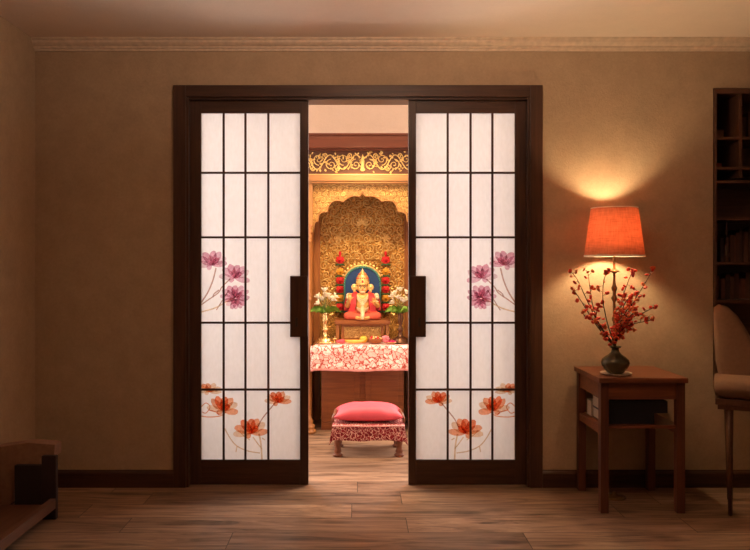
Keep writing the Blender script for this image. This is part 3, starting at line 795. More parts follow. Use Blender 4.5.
# ================================================================== ALTAR VASES WITH LILIES
def altar_vase(px, mat, label, bl):
    Yv = 5.925; x = wx(px, Yv); z0 = TZ + .0075
    o = nb(); lathe(o, [(.078, 0), (.080, .006), (.074, .016), (.060, .022), (.060, .036), (.048, .042), (.030, .052), (.018, .066), (.014, .090), (.024, .104), (.026, .114), (.014, .128), (.013, .150), (.020, .170), (.025, .195), (.022, .218), (.020, .236), (.030, .248), (.027, .247), (.016, .230), (0, .225)], 0, 0, 28, cap=False)
    v = finish('altar_vase', o, mat, None); v.location = (x, Yv, z0); tag(v, label, 'vase')
    g = empty('flower_bouquet', (x, Yv, z0 + .236), bl, 'bouquet')
    rnd = random.Random(int(px)); c0 = Vector((x, Yv, z0 + .240))
    for k in range(9):        # arching leaves
        a = [-.2, .25, 2.9, 3.4, -.7, 3.9, 1.2, 2.1, 4.6][k]; ln = .135 if k < 4 else .10
        b = nb(); d = Vector((math.cos(a), math.sin(a) * .6, 0)); sd = (d.cross(Vector((0, 0, 1))) * .6 + Vector((0, 0, .7))).normalized(); n = 7; L1, L2, C_ = [], [], []
        for i in range(n + 1):
            t = i / n; p = c0 + d * ln * t + Vector((0, 0, .050 * math.sin(t * 2.3) - .03 * t * t)); w = .032 * math.sin(PI * min(.98, t * .9 + .1)) ** .8
            L1.append(b.verts.new(p + sd * w)); L2.append(b.verts.new(p - sd * w)); C_.append(b.verts.new(p - Vector((0, 0, .006))))
        for i in range(n):
            b.faces.new((L1[i], C_[i], C_[i + 1], L1[i + 1])).smooth = True; b.faces.new((C_[i], L2[i], L2[i + 1], C_[i + 1])).smooth = True
        bmesh.ops.solidify(b, geom=b.faces[:], thickness=.0012)
        finish('leaf', b, M['leaf'], g)
    for k in range(10):
        ang = -.9 + 1.8 * k / 9 + rnd.uniform(-.1, .1); ln = rnd.uniform(.10, .185) * (1 - .15 * abs(ang)); dy_ = rnd.uniform(-.35, .3)
        tip = c0 + Vector((math.sin(ang) * ln * .62, dy_ * .07, math.cos(ang * .7) * ln))
        b = nb(); tube(b, [c0 - Vector((0, 0, .005)), c0.lerp(tip, .5) + Vector((-math.sin(ang) * .012, 0, .012)), tip], .0018, 5); finish('stem', b, M['stemg'], g)
        b = nb()
        for q in range(6):
            a = q * PI / 3 + k; rot = Matrix.Rotation(ang, 4, 'Y') @ Matrix.Rotation(a, 4, 'Z') @ Matrix.Rotation(.75, 4, 'X')
            ell(b, tip + (rot @ Vector((0, 0, .021))), (.0125, .004, .025), 0, 8, 6, rot)
        finish('blossom', b, M['ivory'], g)
altar_vase(325, M['brass'], 'brass pedestal vase on the left end of the altar cloth', 'ivory lilies with green leaves in the brass vase at left')
altar_vase(400.5, M['bronze'], 'dark bronze pedestal vase on the right end of the altar cloth', 'ivory lilies with green leaves in the dark vase at right')

# ================================================================== OFFERINGS
oz = TZ + .0078
def solid(name, b, mats, label, cat, parent=None):
    o = finish(name, b, mats, parent)
    return tag(o, label, cat) if parent is None else o
Yo = 5.87
# small oil lamp
x = wx(334.5, Yo); b = nb(); lathe(b, [(.014, 0), (.016, .003), (.006, .012), (.005, .026), (.016, .034), (.018, .042), (.010, .039), (0, .038)], x, 5.90, 20, cap=False); ell(b, (x, 5.90, oz * 0 + .050), (.004, .004, .010), 0, 8, 6)
o = finish('oil_lamp', b, M['brass']); o.location.z = oz; tag(o, 'tiny brass oil lamp right of the brass vase foot', 'oil lamp')
# pink lotus bud lying
def bud(px, py, Yp, r, m, name, label, tilt=0., lenf=1.5):
    b = nb(); c = W(px, py, Yp); c.z = oz + r * .62
    for k in range(7):
        a = 2 * PI * k / 7; rot = Matrix.Rotation(tilt, 4, 'Y') @ Matrix.Rotation(a, 4, 'X') @ Matrix.Rotation(.2, 4, 'Z')
        ell(b, c + rot @ Vector((0, r * .28, 0)), (r * lenf, r * .30, r * .42), 0, 12, 8, rot)
    z = min(v.co.z for v in b.verts)
    bmesh.ops.translate(b, verts=b.verts, vec=(0, 0, oz - z + .0005))
    return tag(finish(name, b, m), label, 'flower')
bud(340.5, 337, Yo, .026, M['cushion'], 'lotus_bud', 'pink lotus bud lying left of the banana, in front of the stand')
# banana
b = nb(); pts = [W(px, 337, 5.88) for px in (344, 349, 354, 360, 365)]
pts = [Vector((p.x, 5.875 - .012 * math.sin(i * .78), oz + .017 + (.010 if i in (0, 4) else 0))) for i, p in enumerate(pts)]
tube(b, pts, [.006, .015, .0165, .014, .006], 10)
bn = finish('banana', b, M['gilt'].copy()); bn.data.materials[0] = plain('banana_skin', (.90, .48, .08), .5); tag(bn, 'yellow-orange banana lying on the altar cloth before the stand', 'banana')
# yellow fruit
b = nb(); x = wx(363.5, 5.905); lathe(b, [(0, 0), (.018, .003), (.030, .016), (.033, .030), (.027, .046), (.014, .056), (.004, .054), (0, .052)], 0, 0, 24, cap=False)
o = finish('mango', b, plain('mango_skin', (.88, .55, .06), .4)); o.location = (x, 5.930, oz); tag(o, 'round yellow mango behind the banana, left of the wooden bowl', 'mango')
# wooden oval bowl with sweets
x = wx(375.5, 5.90); b = nb(); lathe(b, [(.034, 0), (.048, .010), (.060, .030), (.064, .038), (.060, .040), (.050, .030), (0, .020)], 0, 0, 30, cap=False)
for v in b.verts: v.co.x *= 1.0; v.co.y *= .75
bw = finish('offering_bowl', b, M['teak_x']); bw.location = (x, 5.90, oz); tag(bw, 'oval wooden offering bowl of small sweets before the deity', 'bowl')
rnd = random.Random(3)
cols = [M['redcloth'], M['gilt'], M['cream'], M['forange'], M['fred'], M['bronze']]
for k in range(14):
    a = k * 2.4; rr = .012 + .034 * (k / 14) ** .5; b = nb(); r_ = rnd.uniform(.008, .012)
    ell(b, (0, 0, 0), (r_, r_, r_ * .85), 0, 10, 8); o = finish('sweet', b, cols[k % 6]); o.location = (x + rr * math.cos(a), 5.90 + rr * .7 * math.sin(a), oz + .040 + (.010 if k < 5 else 0) - (0.002 if k > 9 else 0))
    tag(o, 'small round sweet in the heap filling the wooden offering bowl', 'sweet', 'sweets heaped in the offering bowl')
# pale pink lotus on the right
b = blossom_bm(.036, 3, 8); c = W(385.5, 334.5, 5.93); bmesh.ops.rotate(b, verts=b.verts, cent=(0, 0, 0), matrix=Matrix.Rotation(-.6, 3, 'X'))
z = min(v.co.z for v in b.verts); bmesh.ops.translate(b, verts=b.verts, vec=(c.x, c.y, oz - z + .0005))
tag(finish('lotus_flower', b, plain('pale_lotus', (.85, .25, .30), .6)), 'pale pink lotus bloom between the wooden bowl and the magenta dish', 'flower')
# magenta petal dish
x = wx(392, 5.86); b = nb(); lathe(b, [(.022, 0), (.030, .004), (.046, .012), (.048, .015), (.028, .010), (0, .008)], 0, 0, 26, cap=False)
dsh = finish('petal_dish', b, M['brass']); dsh.location = (x, 5.86, oz); tag(dsh, 'shallow brass dish of magenta petals beside the dark vase', 'dish')
b = nb()
for k in range(40):
    a = rnd.uniform(0, 6.28); rr = .038 * rnd.random() ** .5; ell(b, (rr * math.cos(a), rr * math.sin(a), .014 + .012 * (1 - rr / .04) + rnd.uniform(0, .004)), (.009, .006, .003), 0, 8, 5, Matrix.Rotation(a, 4, 'Z') @ Matrix.Rotation(rnd.uniform(-.6, .6), 4, 'X'))
pt = finish('petals', b, plain('magenta_petal', (.66, .02, .13), .6)); pt.location = dsh.location; tag(pt, 'loose magenta petals heaped in the brass dish', 'petals'); pt['kind'] = 'stuff'

# ================================================================== STOOL + CUSHION
SY = 5.08; sx0, sx1 = wx(333, SY), wx(404, SY); sc = (sx0 + sx1) / 2; SZ = .222
st = empty('prayer_stool', (sc, 5.25, 0), 'low carved wooden prayer stool under the red printed cloth, before the altar', 'stool')
b = nb(); box(b, sx0 + .004, sx1 - .004, SY, 5.42, SZ - .035, SZ, 0, .004); finish('seat', b, M['stool'], st)
for s, x in ((-1, sx0 + .032), (1, sx1 - .032)):
    for y in (SY + .035, 5.385):
        b = nb()
        prof = [(.030, 0), (.034, .008), (.030, .018), (.022, .026), (.027, .038), (.021, .052), (.019, .075), (.025, .090), (.025, .105), (.019, .118), (.026, .140), (.028, SZ - .034)]
        lathe(b, prof, x, y, 20); 
        ell(b, (x - s * .0 + s * -.0, y - .006, .012), (.036, .026, .0115), 0, 14, 8)
        finish('leg', b, M['stool'], st)
for y in (SY + .03, 5.375):
    b = nb(); box(b, sx0 + .06, sx1 - .06, y, y + .018, SZ - .075, SZ - .036, 0, .003); finish('apron', b, M['stool'], st)
for s, x in ((-1, sx0), (1, sx1)):   # raised side rails with curled ends
    b = nb(); tube(b, [(x + s * .004, SY + .075, SZ + .006), (x + s * .002, SY + .08, SZ + .036), (x - s * .006, SY + .09, SZ + .056), (x - s * .012, SY + .15, SZ + .060), (x - s * .012, 5.36, SZ + .055), (x, 5.40, SZ + .01)], .011, 10)
    finish('side_rail', b, M['stool'], st)
# runner cloth
b = nb(); nx, rows = 40, []
x0, x1 = sx0 - .004, sx1 + .004; zc = SZ + .005
pr = [(5.40, 0), (5.2, 0), (SY + .01, 0), (SY - .002, .002), (SY - .008, .010)] + [(SY - .010 - .0008 * k, .010 + .094 * k / 10) for k in range(1, 11)]
gv = []
for j, (yy, dn) in enumerate(pr):
    rr = []
    for i in range(nx + 1):
        u = i / nx; d = max(0, j - 4) / 10; x = x0 + (x1 - x0) * u
        x += (u - .5) * d * .050; corner = max(0, abs(u - .5) * 2 - .90) / .10
        z = zc - dn - (corner * d * .034) + d * (.004 * math.sin(u * 12)); rr.append((x, yy + d * .005 * math.sin(u * 26), z))
    gv.append(rr)
sheet(b, gv, (0, .0025, -.0025))
rc = tag(finish('stool_cloth', b, [M['runner']]), 'maroon printed cloth with pointed corners spread over the low stool', 'cloth')
b = nb(); tube(b, [(x0 - .001, SY - .007, zc - .006), ((x0 + x1) / 2, SY - .008, zc - .008), (x1 + .001, SY - .007, zc - .006)], .0042, 8)
finish('piping', b, M['cloth_hem'], rc)
# cushion
b = nb(); n = 36; hw, hd, hh = .248, .155, .072
top, bot = {}, {}
for i in range(n + 1):
    for j in range(n + 1):
        u, v = i / n * 2 - 1, j / n * 2 - 1
        p = max(0, (1 - abs(u) ** 2.6)) ** .5 * max(0, (1 - abs(v) ** 2.6)) ** .5
        k = 1 - .12 * (1 - abs(u) ** 2) * (abs(v) ** 3); k2 = 1 - .12 * (1 - abs(v) ** 2) * (abs(u) ** 3)
        x, y = u * hw * k2, v * hd * k
        wr = .004 * noise.noise(Vector((x * 14, y * 14, 3))) + .0035 * math.sin(math.atan2(v, u) * 14) * (max(abs(u), abs(v)) ** 3) * (1 - max(abs(u), abs(v)) ** 8)
        top[i, j] = b.verts.new((x, y, hh * p * 1.08 + wr * (p > 0)))
        bot[i, j] = top[i, j] if (i in (0, n) or j in (0, n)) else b.verts.new((x, y, -hh * p * .62))
for i in range(n):
    for j in range(n):
        b.faces.new((top[i, j], top[i + 1, j], top[i + 1, j + 1], top[i, j + 1])).smooth = True
        f = [bot[i, j], bot[i, j + 1], bot[i + 1, j + 1], bot[i + 1, j]]
        b.faces.new(f).smooth = True
cu = finish('cushion', b, M['cushion']); cu.location = (sc, SY + .170, SZ + .0065 + hh * .62); tag(cu, 'plump coral pink satin cushion resting on the low stool', 'cushion')

# ================================================================== SIDE TABLE
tx0, tx1, ty0, ty1, tz = 1.303, 1.771, 3.93, 4.386, .732
sd = empty('side_table', ((tx0 + tx1) / 2, 4.13, 0), 'reddish brown wooden side table with lower shelf standing by the right wall', 'table')
b = nb(); box(b, tx0 - .006, tx1 + .006, ty0 - .006, ty1, tz - .028, tz, 0, .004); finish('tabletop', b, M['tabletop'], sd)
lw = .044
for x in (tx0 + .006, tx1 - .006 - lw):
    for y in (ty0 + .006, ty1 - .012 - lw):
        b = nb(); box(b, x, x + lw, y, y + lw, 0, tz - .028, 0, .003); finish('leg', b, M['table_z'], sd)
for y in (ty0 + .014, ty1 - .034):
    b = nb(); box(b, tx0 + .05, tx1 - .05, y, y + .018, tz - .118, tz - .028); finish('apron', b, M['table_z'] if 0 else M['tabletop'], sd)
for x in (tx0 + .014, tx1 - .032):
    b = nb(); box(b, x, x + .018, ty0 + .05, ty1 - .055, tz - .118, tz - .028); finish('apron', b, M['tabletop'], sd)
hz = .470
for x in (tx0 + .010, tx1 - .036):
    b = nb(); box(b, x, x + .026, ty0 + .05, ty1 - .055, hz - .05, hz - .006, 0, .002); finish('stretcher', b, M['tabletop'], sd)
b = nb(); box(b, tx0 + .036, tx1 - .036, ty0 + .03, ty1 - .03, hz - .018, hz, 0, .002); finish('shelf', b, M['tabletop'], sd)
def book(x, y, z, w, d, h, label, cover='navy'):
    g = empty('book', (x + w / 2, y + d / 2, z), label, 'book')
    b = nb(); box(b, x, x + w, y, y + d, z, z + .004); box(b, x, x + w, y, y + d, z + h - .004, z + h); box(b, x, x + w, y, y + .004, z + .004, z + h - .004); finish('cover', b, M[cover], g)
    b = nb(); box(b, x + .002, x + w - .003, y + .004, y + d - .003, z + .004, z + h - .004); finish('pages', b, M['pages'], g)
    return g
book(1.350, ty0 + .062, hz, .270, .20, .060, 'thick dark navy book, lower one on the side table shelf')
book(1.350, ty0 + .055, hz + .0605, .340, .215, .066, 'thick dark navy book, upper one under the side table top', )
book(1.345, 4.215, hz, .10, .075, .085, 'grey bound book at the back of the side table shelf', 'pages')

# ================================================================== LAMP
lx, ly = 1.478, 4.21
lam = empty('table_lamp', (lx, ly, tz), 'lit table lamp with orange linen shade and slender brass stem', 'lamp')
b = nb(); lathe(b, [(.062, 0), (.064, .006), (.058, .010), (.030, .014), (.014, .020), (.010, .032), (0, .034)], lx + .0, ly, 32, cap=False); finish('base', b, M['lampmetal'], lam)
sb, stp = wz(256, ly), wz(208, ly)
b = nb(); lathe(b, [(.0075, tz + .03), (.0075, tz + .28), (.012, tz + .285), (.014, tz + .300), (.008, tz + .312), (.008, tz + .395), (.014, tz + .405), (.018, tz + .418), (.010, tz + .432), (.009, tz + .455), (.015, tz + .465), (.017, tz + .48), (.009, tz + .495), (.007, tz + .52), (.0065, tz + .560), (.019, tz + .566), (.030, tz + .570), (.030, tz + .574), (.019, tz + .578), (.007, tz + .582), (.006, tz + .66), (.015, tz + .665), (.015, tz + .71), (0, tz + .712)], lx, ly, 20, cap=False); finish('stem', b, M['lampmetal'], lam)
rt, rb = .130, .167
b = nb(); lathe(b, [(rb, sb), (rt, stp), (rt - .0015, stp), (rb - .0015, sb), (rb, sb)], lx, ly, 64, cap=False)
shd = finish('lamp_shade', b, M['shade'], lam)
b = nb(); lathe(b, [(rb + .0012, sb - .004), (rb + .0012, sb + .006), (rb - .0035, sb + .006), (rb - .0035, sb - .004), (rb + .0012, sb - .004)], lx, ly, 64, cap=False); lathe(b, [(rt + .001, stp - .004), (rt + .001, stp + .002), (rt - .0035, stp + .002), (rt - .0035, stp - .004), (rt + .001, stp - .004)], lx, ly, 64, cap=False)
finish('shade_trim', b, M['trim'], shd)
b = nb()
for k in range(3):
    a = k * 2 * PI / 3 + .3; tube(b, [(lx, ly, stp - .02), (lx + (rt - .002) * math.cos(a), ly + (rt - .002) * math.sin(a), stp - .004)], .0016, 6)
tube(b, [(lx, ly, tz + .70), (lx + .045, ly, tz + .73), (lx + .050, ly, stp - .06), (lx, ly, stp - .02), (lx - .050, ly, stp - .06), (lx - .045, ly, tz + .73), (lx, ly, tz + .70)], .0015, 6, cap=False)
finish('harp', b, M['lampmetal'], lam)
bz = 1.545
m, nt, out = new_mat('lit_bulb'); e = nt.nodes.new('ShaderNodeEmission'); e.inputs[0].default_value = (1, .71, .39, 1); e.inputs[1].default_value = 600; L(nt, e.outputs[0], out.inputs[0]); M['bulb'] = m
b = nb(); lathe(b, [(.012, bz - .055), (.014, bz - .035), (.026, bz - .012), (.030, bz + .004), (.026, bz + .020), (.013, bz + .031), (0, bz + .033)], lx, ly, 24, cap=False); finish('bulb', b, M['bulb'], lam)

# ================================================================== VASE + BERRY BRANCHES
vx, vy = wx(615.3, 4.06), 4.06
b = nb(); lathe(b, [(.030, 0), (.070, .001), (.084, .007), (.086, .010), (.070, .007), (.030, .005), (0, .005)], vx + .004, vy, 40, cap=False); sa = finish('saucer', b, M['saucer']); sa.location.z = tz + .0005
tag(sa, 'pale round saucer under the bronze vase on the side table', 'saucer')
vz = tz + .0065
vh = wz(346.5, vy) - vz
b = nb(); lathe(b, [(0, 0), (.038, 0), (.044, .004), (.060, .022), (.073, .045), (.077, .060), (.072, .076), (.055, .092), (.034, .106), (.023, .118), (.020, .130), (.021, .142), (.026, vh - .008), (.034, vh), (.031, vh + .001), (.022, vh - .010), (.016, .140), (.016, .12), (0, .11)], 0, 0, 44, cap=False)
vs = finish('vase', b, M['vase']); vs.location = (vx, vy, vz); tag(vs, 'round bellied bronze green vase with narrow neck below the lamp', 'vase')
mouth = Vector((vx, vy, vz + vh - .004))
rnd = random.Random(11)
# berry part meshes
def berry_mesh(nm, mat, flat):
    b = nb(); ell(b, (0, 0, 0), (1, flat, .82), 0, 10, 8)
    for v in b.verts: v.co.z += .12 * math.sin(v.co.x * 2.5)
    me = bpy.data.meshes.new(nm); b.to_mesh(me); b.free(); me.materials.append(mat); return me
BM_ = [berry_mesh('berry_a', M['berry'], .35), berry_mesh('berry_b', M['berry2'], .35), berry_mesh('berry_c', M['berry'], .8)]
def add_berry(root, p, r, k, nm='berry'):
    o = bpy.data.objects.new(nm, BM_[k]); COL.objects.link(o); o.parent = root; o.location = p - root.location
    o.scale = (r, r, r * rnd.uniform(.6, 1.05)); o.rotation_euler = (rnd.uniform(-.6, .6), rnd.uniform(-1.2, 1.2), rnd.uniform(-.7, .7))
def branch(pxs, dyy, label, group=None, dens=1, curls=0, rr=(.010, .0145), start=.26, spread=.026, cmix=.25):
    root = empty('berry_branch', mouth, label, 'branch', group)
    n = len(pxs); base = mouth + Vector((rnd.uniform(-.008, .008), rnd.uniform(-.008, .008), -.030))
    P3 = [base, mouth + Vector(((pxs[0][0] - 615) * .0002, 0, .006))]
    for i, (x, y) in enumerate(pxs):
        P3.append(W(x, y, vy + dyy * (i + 1) / n))
    q = []
    PP = [P3[0]] + P3 + [P3[-1]]
    for i in range(1, len(PP) - 2):
        for k in range(6):
            t = k / 6; a, b_, c, d = PP[i - 1], PP[i], PP[i + 1], PP[i + 2]
            q.append(.5 * (2 * b_ + (c - a) * t + (2 * a - 5 * b_ + 4 * c - d) * t * t + (3 * b_ - a - 3 * c + d) * t ** 3))
    q.append(P3[-1]); b = nb(); tube(b, q, [.0036 - .0018 * i / len(q) for i in range(len(q))], 5)
    bers = []
    m_ = len(q)
    dens *= 1.25
    for k in range(int(11 * dens)):
        i = int(m_ * (start + (1 - start) * (k + .5) / (11 * dens))); i = min(i, m_ - 1)
        off = Vector((rnd.uniform(-1, 1), rnd.uniform(-.7, .7), rnd.uniform(-.6, 1))) * spread
        p = q[i] + off; tube(b, [q[i], q[i] + off * .5 + Vector((0, 0, .002)), p], .0011, 4); bers.append(p)
    for k in range(curls):
        i = min(m_ - 1, int(m_ * rnd.uniform(.35, .98))); c = q[i]; r0 = rnd.uniform(.012, .028); a0 = rnd.uniform(0, 6.28); sg = rnd.choice((-1, 1)); pts = []
        for t in range(13):
            u = t / 12; r_ = r0 * (1 - .6 * u); pts.append(c + Vector((math.cos(a0 + sg * u * 5) * r_ - math.cos(a0) * r0, rnd.uniform(-.002, .002) + u * .01, math.sin(a0 + sg * u * 5) * r_ - math.sin(a0) * r0)))
        tube(b, pts, .0014, 4, 1)
    finish('twig', b, [M['twig'], M['curl']], root)
    for p in bers + [q[-1]]: add_berry(root, p, rnd.uniform(*rr), 1 if rnd.random() < cmix else rnd.choice((0, 0, 2)))
    return root
branch([(598, 322), (586, 298), (577, 279), (570, 271)], -.10, 'berry branch reaching furthest left and high, its orange tip nearest the door', dens=.8)
branch([(600, 330), (588, 312), (578, 296), (574, 291)], -.12, 'left-leaning berry branch just below the furthest reaching one', dens=.9)
branch([(602, 330), (594, 310), (590, 288), (588, 272)], -.06, 'upright berry branch left of the lamp stem, tip under the shade', dens=1.1)
branch([(604, 336), (596, 322), (586, 318), (583, 312)], -.16, 'short low berry branch bending left over the table corner', dens=.9)
branch([(608, 325), (603, 300), (604, 280), (608, 272)], -.10, 'tall berry branch ending close beside the lamp stem', dens=1.1)
branch([(606, 334), (600, 325), (596, 317), (598, 308)], -.13, 'short thick berry twig leaning left of the stem', dens=1.2)
branch([(618, 325), (622, 300), (628, 282), (633, 270)], -.05, 'upright branch right of the lamp stem ending in a pink spike', dens=1.1, curls=3)
branch([(622, 325), (632, 305), (644, 285), (654, 268)], -.08, 'curly berry branch reaching highest and furthest right', dens=1.1, curls=4, cmix=.45)
branch([(621, 330), (632, 318), (645, 312), (656, 306)], -.12, 'dark-tipped twig reaching right at mid height', dens=.9, curls=4)
branch([(620, 332), (630, 325), (642, 322), (652, 320)], -.14, 'low curly twig sweeping right above the table edge', dens=.9, curls=5)
for i, pts in enumerate([[(620, 322), (624, 305), (630, 297)], [(619, 328), (627, 310), (636, 300)], [(621, 326), (630, 310), (638, 292)], [(619, 330), (625, 322), (634, 312)], [(617, 325), (621, 308), (625, 295)], [(620, 333), (626, 327), (634, 330)]]):
    branch(pts, rnd.uniform(-.16, .02), 'dense red-berried twig in the thick clump right of the lamp stem', 'berry twigs in the right clump', dens=1.8, curls=3, start=.35, spread=.034, cmix=.35, rr=(.009, .014))
pk = W(633, 273, vy - .05)
b = nb(); lathe(b, [(0, -.026), (.007, -.020), (.010, -.005), (.009, .012), (.005, .022), (0, .026)], 0, 0, 12, cap=False)
o = finish('pink_flower', b, plain('pink_spike', (.78, .10, .10), .6)); o.location = pk; tag(o, 'single pink flower spike standing above the berry branches, under shade edge', 'flower')

# ================================================================== BOOKCASE IN THE RECESS
bc = empty('bookcase', (2.55, 4.5, NZ0), 'tall dark wooden bookcase built into the wall at the right edge', 'bookcase')
by0, by1 = YW - .006, YT + .195
b = nb(); box(b, NX0 + .004, NX0 + .020, by0, by1, NZ0 + .004, NZ1 - .004); box(b, NX1 - .020, NX1 - .004, by0, by1, NZ0 + .004, NZ1 - .004); box(b, NX0 + .02, NX1 - .02, by0, by1, NZ1 - .034, NZ1 - .004); box(b, NX0 + .02, NX1 - .02, by0, by1, NZ0 + .004, NZ0 + .03); box(b, NX0 + .02, NX1 - .02, by1 - .012, by1, NZ0 + .03, NZ1 - .034)
finish('frame', b, M['shelfw'], bc)
dv = wx(736, 4.46)
b = nb(); box(b, dv, dv + .018, by0 + .02, by1 - .012, wz(178, 4.46), NZ1 - .034); finish('divider', b, M['shelfw'], bc)
shz = [wz(y, 4.42) for y in (137, 167, 180.5, 217.5, 262, 300)]
for z in shz:
    b = nb(); box(b, NX0 + .02, NX1 - .02, by0 + .01, by1 - .012, z - .016, z, 0, .001); finish('shelf', b, M['benchw'], bc)
rnd = random.Random(21)
def shelf_books(z, x0, x1, hmin, hmax, grp):
    x = x0; k = 0
    while x < x1 - .02:
        w = rnd.uniform(.018, .036); h = rnd.uniform(hmin, hmax); d = rnd.uniform(.14, .18)
        b = nb(); box(b, x, x + w - .001, by1 - .02 - d, by1 - .02, z + .0005, z + h, 0, .0015)
        tag(finish('shelf_book', b, M['bookd'][rnd.randrange(4)]), grp[0], 'book', grp[1]); x += w; k += 1
shelf_books(shz[3], NX0 + .03, NX0 + .115, .15, .19, ('upright dark book on the shelf above the hanging tassel', 'books above the hanging tassel'))
shelf_books(shz[0], dv + .03, 2.62, .15, .20, ('upright dark book on the top shelf of the recessed bookcase', 'books on the top bookcase shelf'))
shelf_books(shz[4], dv - .03, 2.64, .15, .21, ('upright dark book beside the hanging tassel, one of a tight row', 'books beside the tassel'))
shelf_books(shz[5], NX0 + .03, 2.64, .12, .17, ('upright dark book on the shelf just above the armchair', 'books above the armchair'))
# stacked boxes on upper left compartment, hanging tassel
b = nb(); box(b, NX0 + .03, dv - .012, by1 - .17, by1 - .02, shz[0] + .0005, shz[0] + .075, 0, .003); tag(finish('storage_box', b, M['bookd'][1]), 'flat brown box on the top left shelf of the bookcase', 'box')
b = nb(); box(b, NX0 + .035, dv - .02, by1 - .16, by1 - .02, shz[1] + .0005, shz[1] + .05, 0, .003); tag(finish('storage_box', b, M['bookd'][2]), 'flat reddish box on the second bookcase shelf', 'box')
tsx = wx(726.5, 4.44); b = nb(); tube(b, [(tsx, 4.44, shz[3] - .018), (tsx, 4.44, wz(246, 4.44))], .0022, 6); lathe(b, [(.004, wz(245, 4.44)), (.011, wz(248, 4.44)), (.013, wz(254, 4.44)), (.016, wz(257, 4.44))], tsx, 4.44, 14)
tag(finish('tassel', b, M['bookd'][3]), 'dark tassel hanging on a thin cord from a bookcase shelf', 'tassel')

# ================================================================== ARMCHAIR
ch = empty('upholstered_chair', (wx(713.5, 3.9), 3.9, 0), 'tan upholstered chair with slim wooden legs below the bookcase at right edge', 'chair')
q0 = Vector(ch.location); X0, Y0c = q0.x, q0.y; CY = 4.16
b = nb()
cp = [(0, 308), (5, 304.5), (13, 307), (22, 316), (30, 330), (37, 345), (44, 362), (50, 382), (54, 400), (17, 402), (6, 385), (2, 360), (.5, 335)]
q = [(X0 + x * CY / F, wz(y, CY)) for x, y in cp]
c0 = (sum(p[0] for p in q) / len(q), sum(p[1] for p in q) / len(q))
levels = [(Y0c + .40, .93), (Y0c + .385, .985), (Y0c + .36, 1), (Y0c + .31, 1), (Y0c + .285, .985), (Y0c + .27, .93), (Y0c + .262, .78), (Y0c + .26, .4)]
rings = []
for yy, sc_ in levels: rings.append([b.verts.new((c0[0] + (x - c0[0]) * sc_, yy, c0[1] + (z - c0[1]) * sc_)) for x, z in q])
for A, B in zip(rings, rings[1:]):
    for k in range(len(q)): b.faces.new((A[k], A[(k + 1) % len(q)], B[(k + 1) % len(q)], B[k])).smooth = True
b.faces.new(rings[0]); b.faces.new(list(reversed(rings[-1])))
finish('backrest', b, M['upholst'], ch)
zs0, zs1 = wz(399, 3.88), wz(379.5, 3.92)
b = nb(); box(b, X0, X0 + .50, Y0c, Y0c + .39, zs0, zs1, 0, .045)
for f in b.faces: f.smooth = True
finish('seat_cushion', b, M['upholst'], ch)
b = nb(); box(b, X0 + .008, X0 + .49, Y0c + .01, Y0c + .38, zs0 - .035, zs0 - .002, 0, .004); finish('seat_rail', b, M['benchw'], ch)
b = nb(); box(b, X0 + .02, X0 + .48, Y0c + .02, Y0c + .37, zs0 - .060, zs0 - .036, 0, .003); finish('seat_rail', b, M['benchw'], ch)
for x in (X0 + .075, X0 + .44):
    for y in (Y0c + .04, Y0c + .34):
        b = nb(); tube(b, [(x, y, zs0 - .06), (x + .003, y, .3), (x + .006, y, 0)], [.021, .016, .010], 4); finish('leg', b, M['benchw'], ch)
ch.rotation_euler = (0, 0, -.45)

# ================================================================== LOW BENCH (left)
bh = empty('low_bench', (-1.75, 3.3, 0), 'low dark open-fronted bench with tan padded top along the left wall', 'bench')
bx = -1.59; ey = 3.87; x0 = XL + .02
b = nb(); box(b, bx - .075, bx, ey - .03, ey, 0, .335, 0, .003); finish('leg', b, plain('bench_leg', (.022, .008, .005), .7), bh)
b = nb(); box(b, wx(17, ey), bx - .0755, ey - .03, ey, .03, .285, 0, .002); finish('end_panel', b, M['black'].copy(), bh).data.materials[0] = plain('bench_panel', (.016, .006, .004), .7)
b = nb(); box(b, bx - .03, bx, 2.6, ey - .031, .060, .112, 0, .002); finish('rail', b, M['benchw'], bh)
b = nb(); box(b, x0, bx - .031, 2.6, ey - .031, .060, .080, 0, .002); finish('lower_shelf', b, M['benchw'], bh)
b = nb(); box(b, bx - .06, bx, 2.6, 2.66, 0, .058, 0, .003); finish('leg', b, M['dark_z'], bh)
b = nb(); prism(b, [(wx(x, 3.9), wz(y, 3.9)) for x, y in ((-2, 446), (30, 441.5), (57, 443.5), (56.5, 455), (42, 457), (42, 470), (17, 471), (16, 500), (-1.5, 512))], 3.871, 3.96)
finish('padded_side', b, plain('tan_pad', (.27, .14, .085), .85), bh)

# ================================================================== CAMERA
cam = bpy.data.cameras.new('camera'); co_ = bpy.data.objects.new('camera', cam); COL.objects.link(co_)
co_.location = (0, 0, EH); co_.rotation_euler = (PI / 2, 0, 0)
cam.sensor_fit = 'HORIZONTAL'; cam.sensor_width = 36; cam.lens = F / 750 * 36
cam.shift_x = (375 - PX) / 750; cam.shift_y = (PY - 275) / 750; cam.clip_start = .05
scene.camera = co_

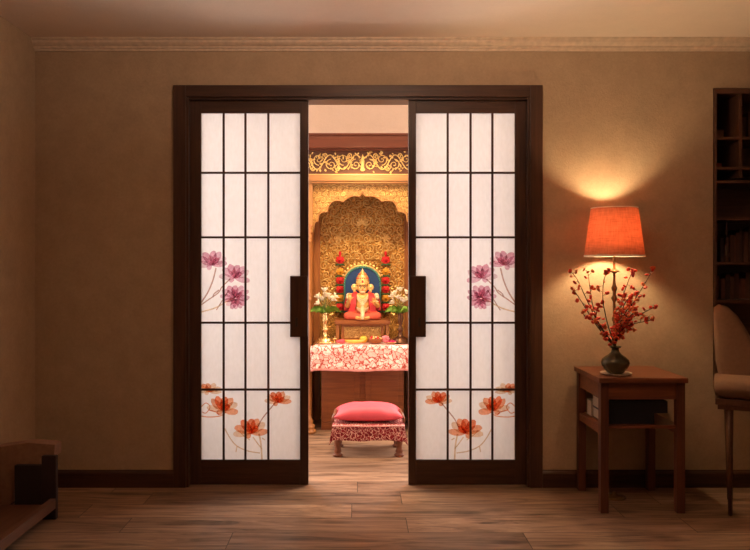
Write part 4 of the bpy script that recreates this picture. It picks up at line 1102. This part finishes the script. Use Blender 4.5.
# ================================================================== LIGHTS
def light(name, kind, loc, energy, color, rot=None, target=None, **kw):
    d = bpy.data.lights.new(name, kind); d.energy = energy; d.color = color
    for k, v in kw.items(): setattr(d, k, v)
    o = bpy.data.objects.new(name, d); COL.objects.link(o); o.location = loc
    if target is not None: o.rotation_euler = (Vector(target) - Vector(loc)).to_track_quat('-Z', 'Y').to_euler()
    elif rot: o.rotation_euler = rot
    return o
# added unseen area lights, free-standing behind the doors to backlight the paper
for s in (-1, 1):
    light('door_paper_backlight', 'AREA', (s * 1.25, 5.55, 1.62), 71, (1, .91, .86), target=(s * .80, 4.45, 1.55), shape='RECTANGLE', size=1.2, size_y=2.2)
light('shrine_ceiling_light', 'AREA', (CX, 5.0, 2.95), 12, (1, .68, .40), target=(CX, 5.95, 1.2), shape='RECTANGLE', size=.8, size_y=.35)
light('niche_spot', 'SPOT', (CX, 5.10, 2.42), 84, (1, .66, .33), target=(CX, 6.1, 1.2), spot_size=1.25, spot_blend=.8, shadow_soft_size=.08)
light('shrine_downlight', 'SPOT', (CX, 4.95, 2.98), 190, (1, .72, .42), target=(CX, 4.90, 0), spot_size=.85, spot_blend=.8, shadow_soft_size=.12)
# added unseen fitting: metal bowl above the view, put in to brighten the ceiling
pdx, pdy = .15, 2.60
pn = empty('added_uplighter', (pdx, pdy, ZC), 'added metal bowl uplighter hung out of view to brighten the ceiling', 'lamp')
b = nb(); tube(b, [(pdx, pdy, ZC), (pdx, pdy, 2.36)], .006, 8); finish('cord', b, M['lampmetal'], pn)
b = nb(); lathe(b, [(0, 2.34), (.06, 2.345), (.12, 2.37), (.155, 2.41), (.160, 2.41), (.125, 2.365), (.06, 2.338), (0, 2.333)], pdx, pdy, 40, cap=False); finish('bowl', b, M['brass'], pn)
light('added_ceiling_fill', 'POINT', (pdx + .03, pdy, 2.42), 60, (1, .69, .50), shadow_soft_size=.04)

w = bpy.data.worlds.new('world'); scene.world = w; w.use_nodes = True
w.node_tree.nodes['Background'].inputs[0].default_value = (.02, .012, .008, 1); w.node_tree.nodes['Background'].inputs[1].default_value = .3
vs_ = scene.view_settings; vs_.view_transform = 'Standard'; vs_.look = 'None'; vs_.exposure = 0; vs_.gamma = 1; vs_.use_curve_mapping = False
scene.cycles.max_bounces = 8; scene.cycles.use_denoising = True
scene.cycles.transparent_max_bounces = 24
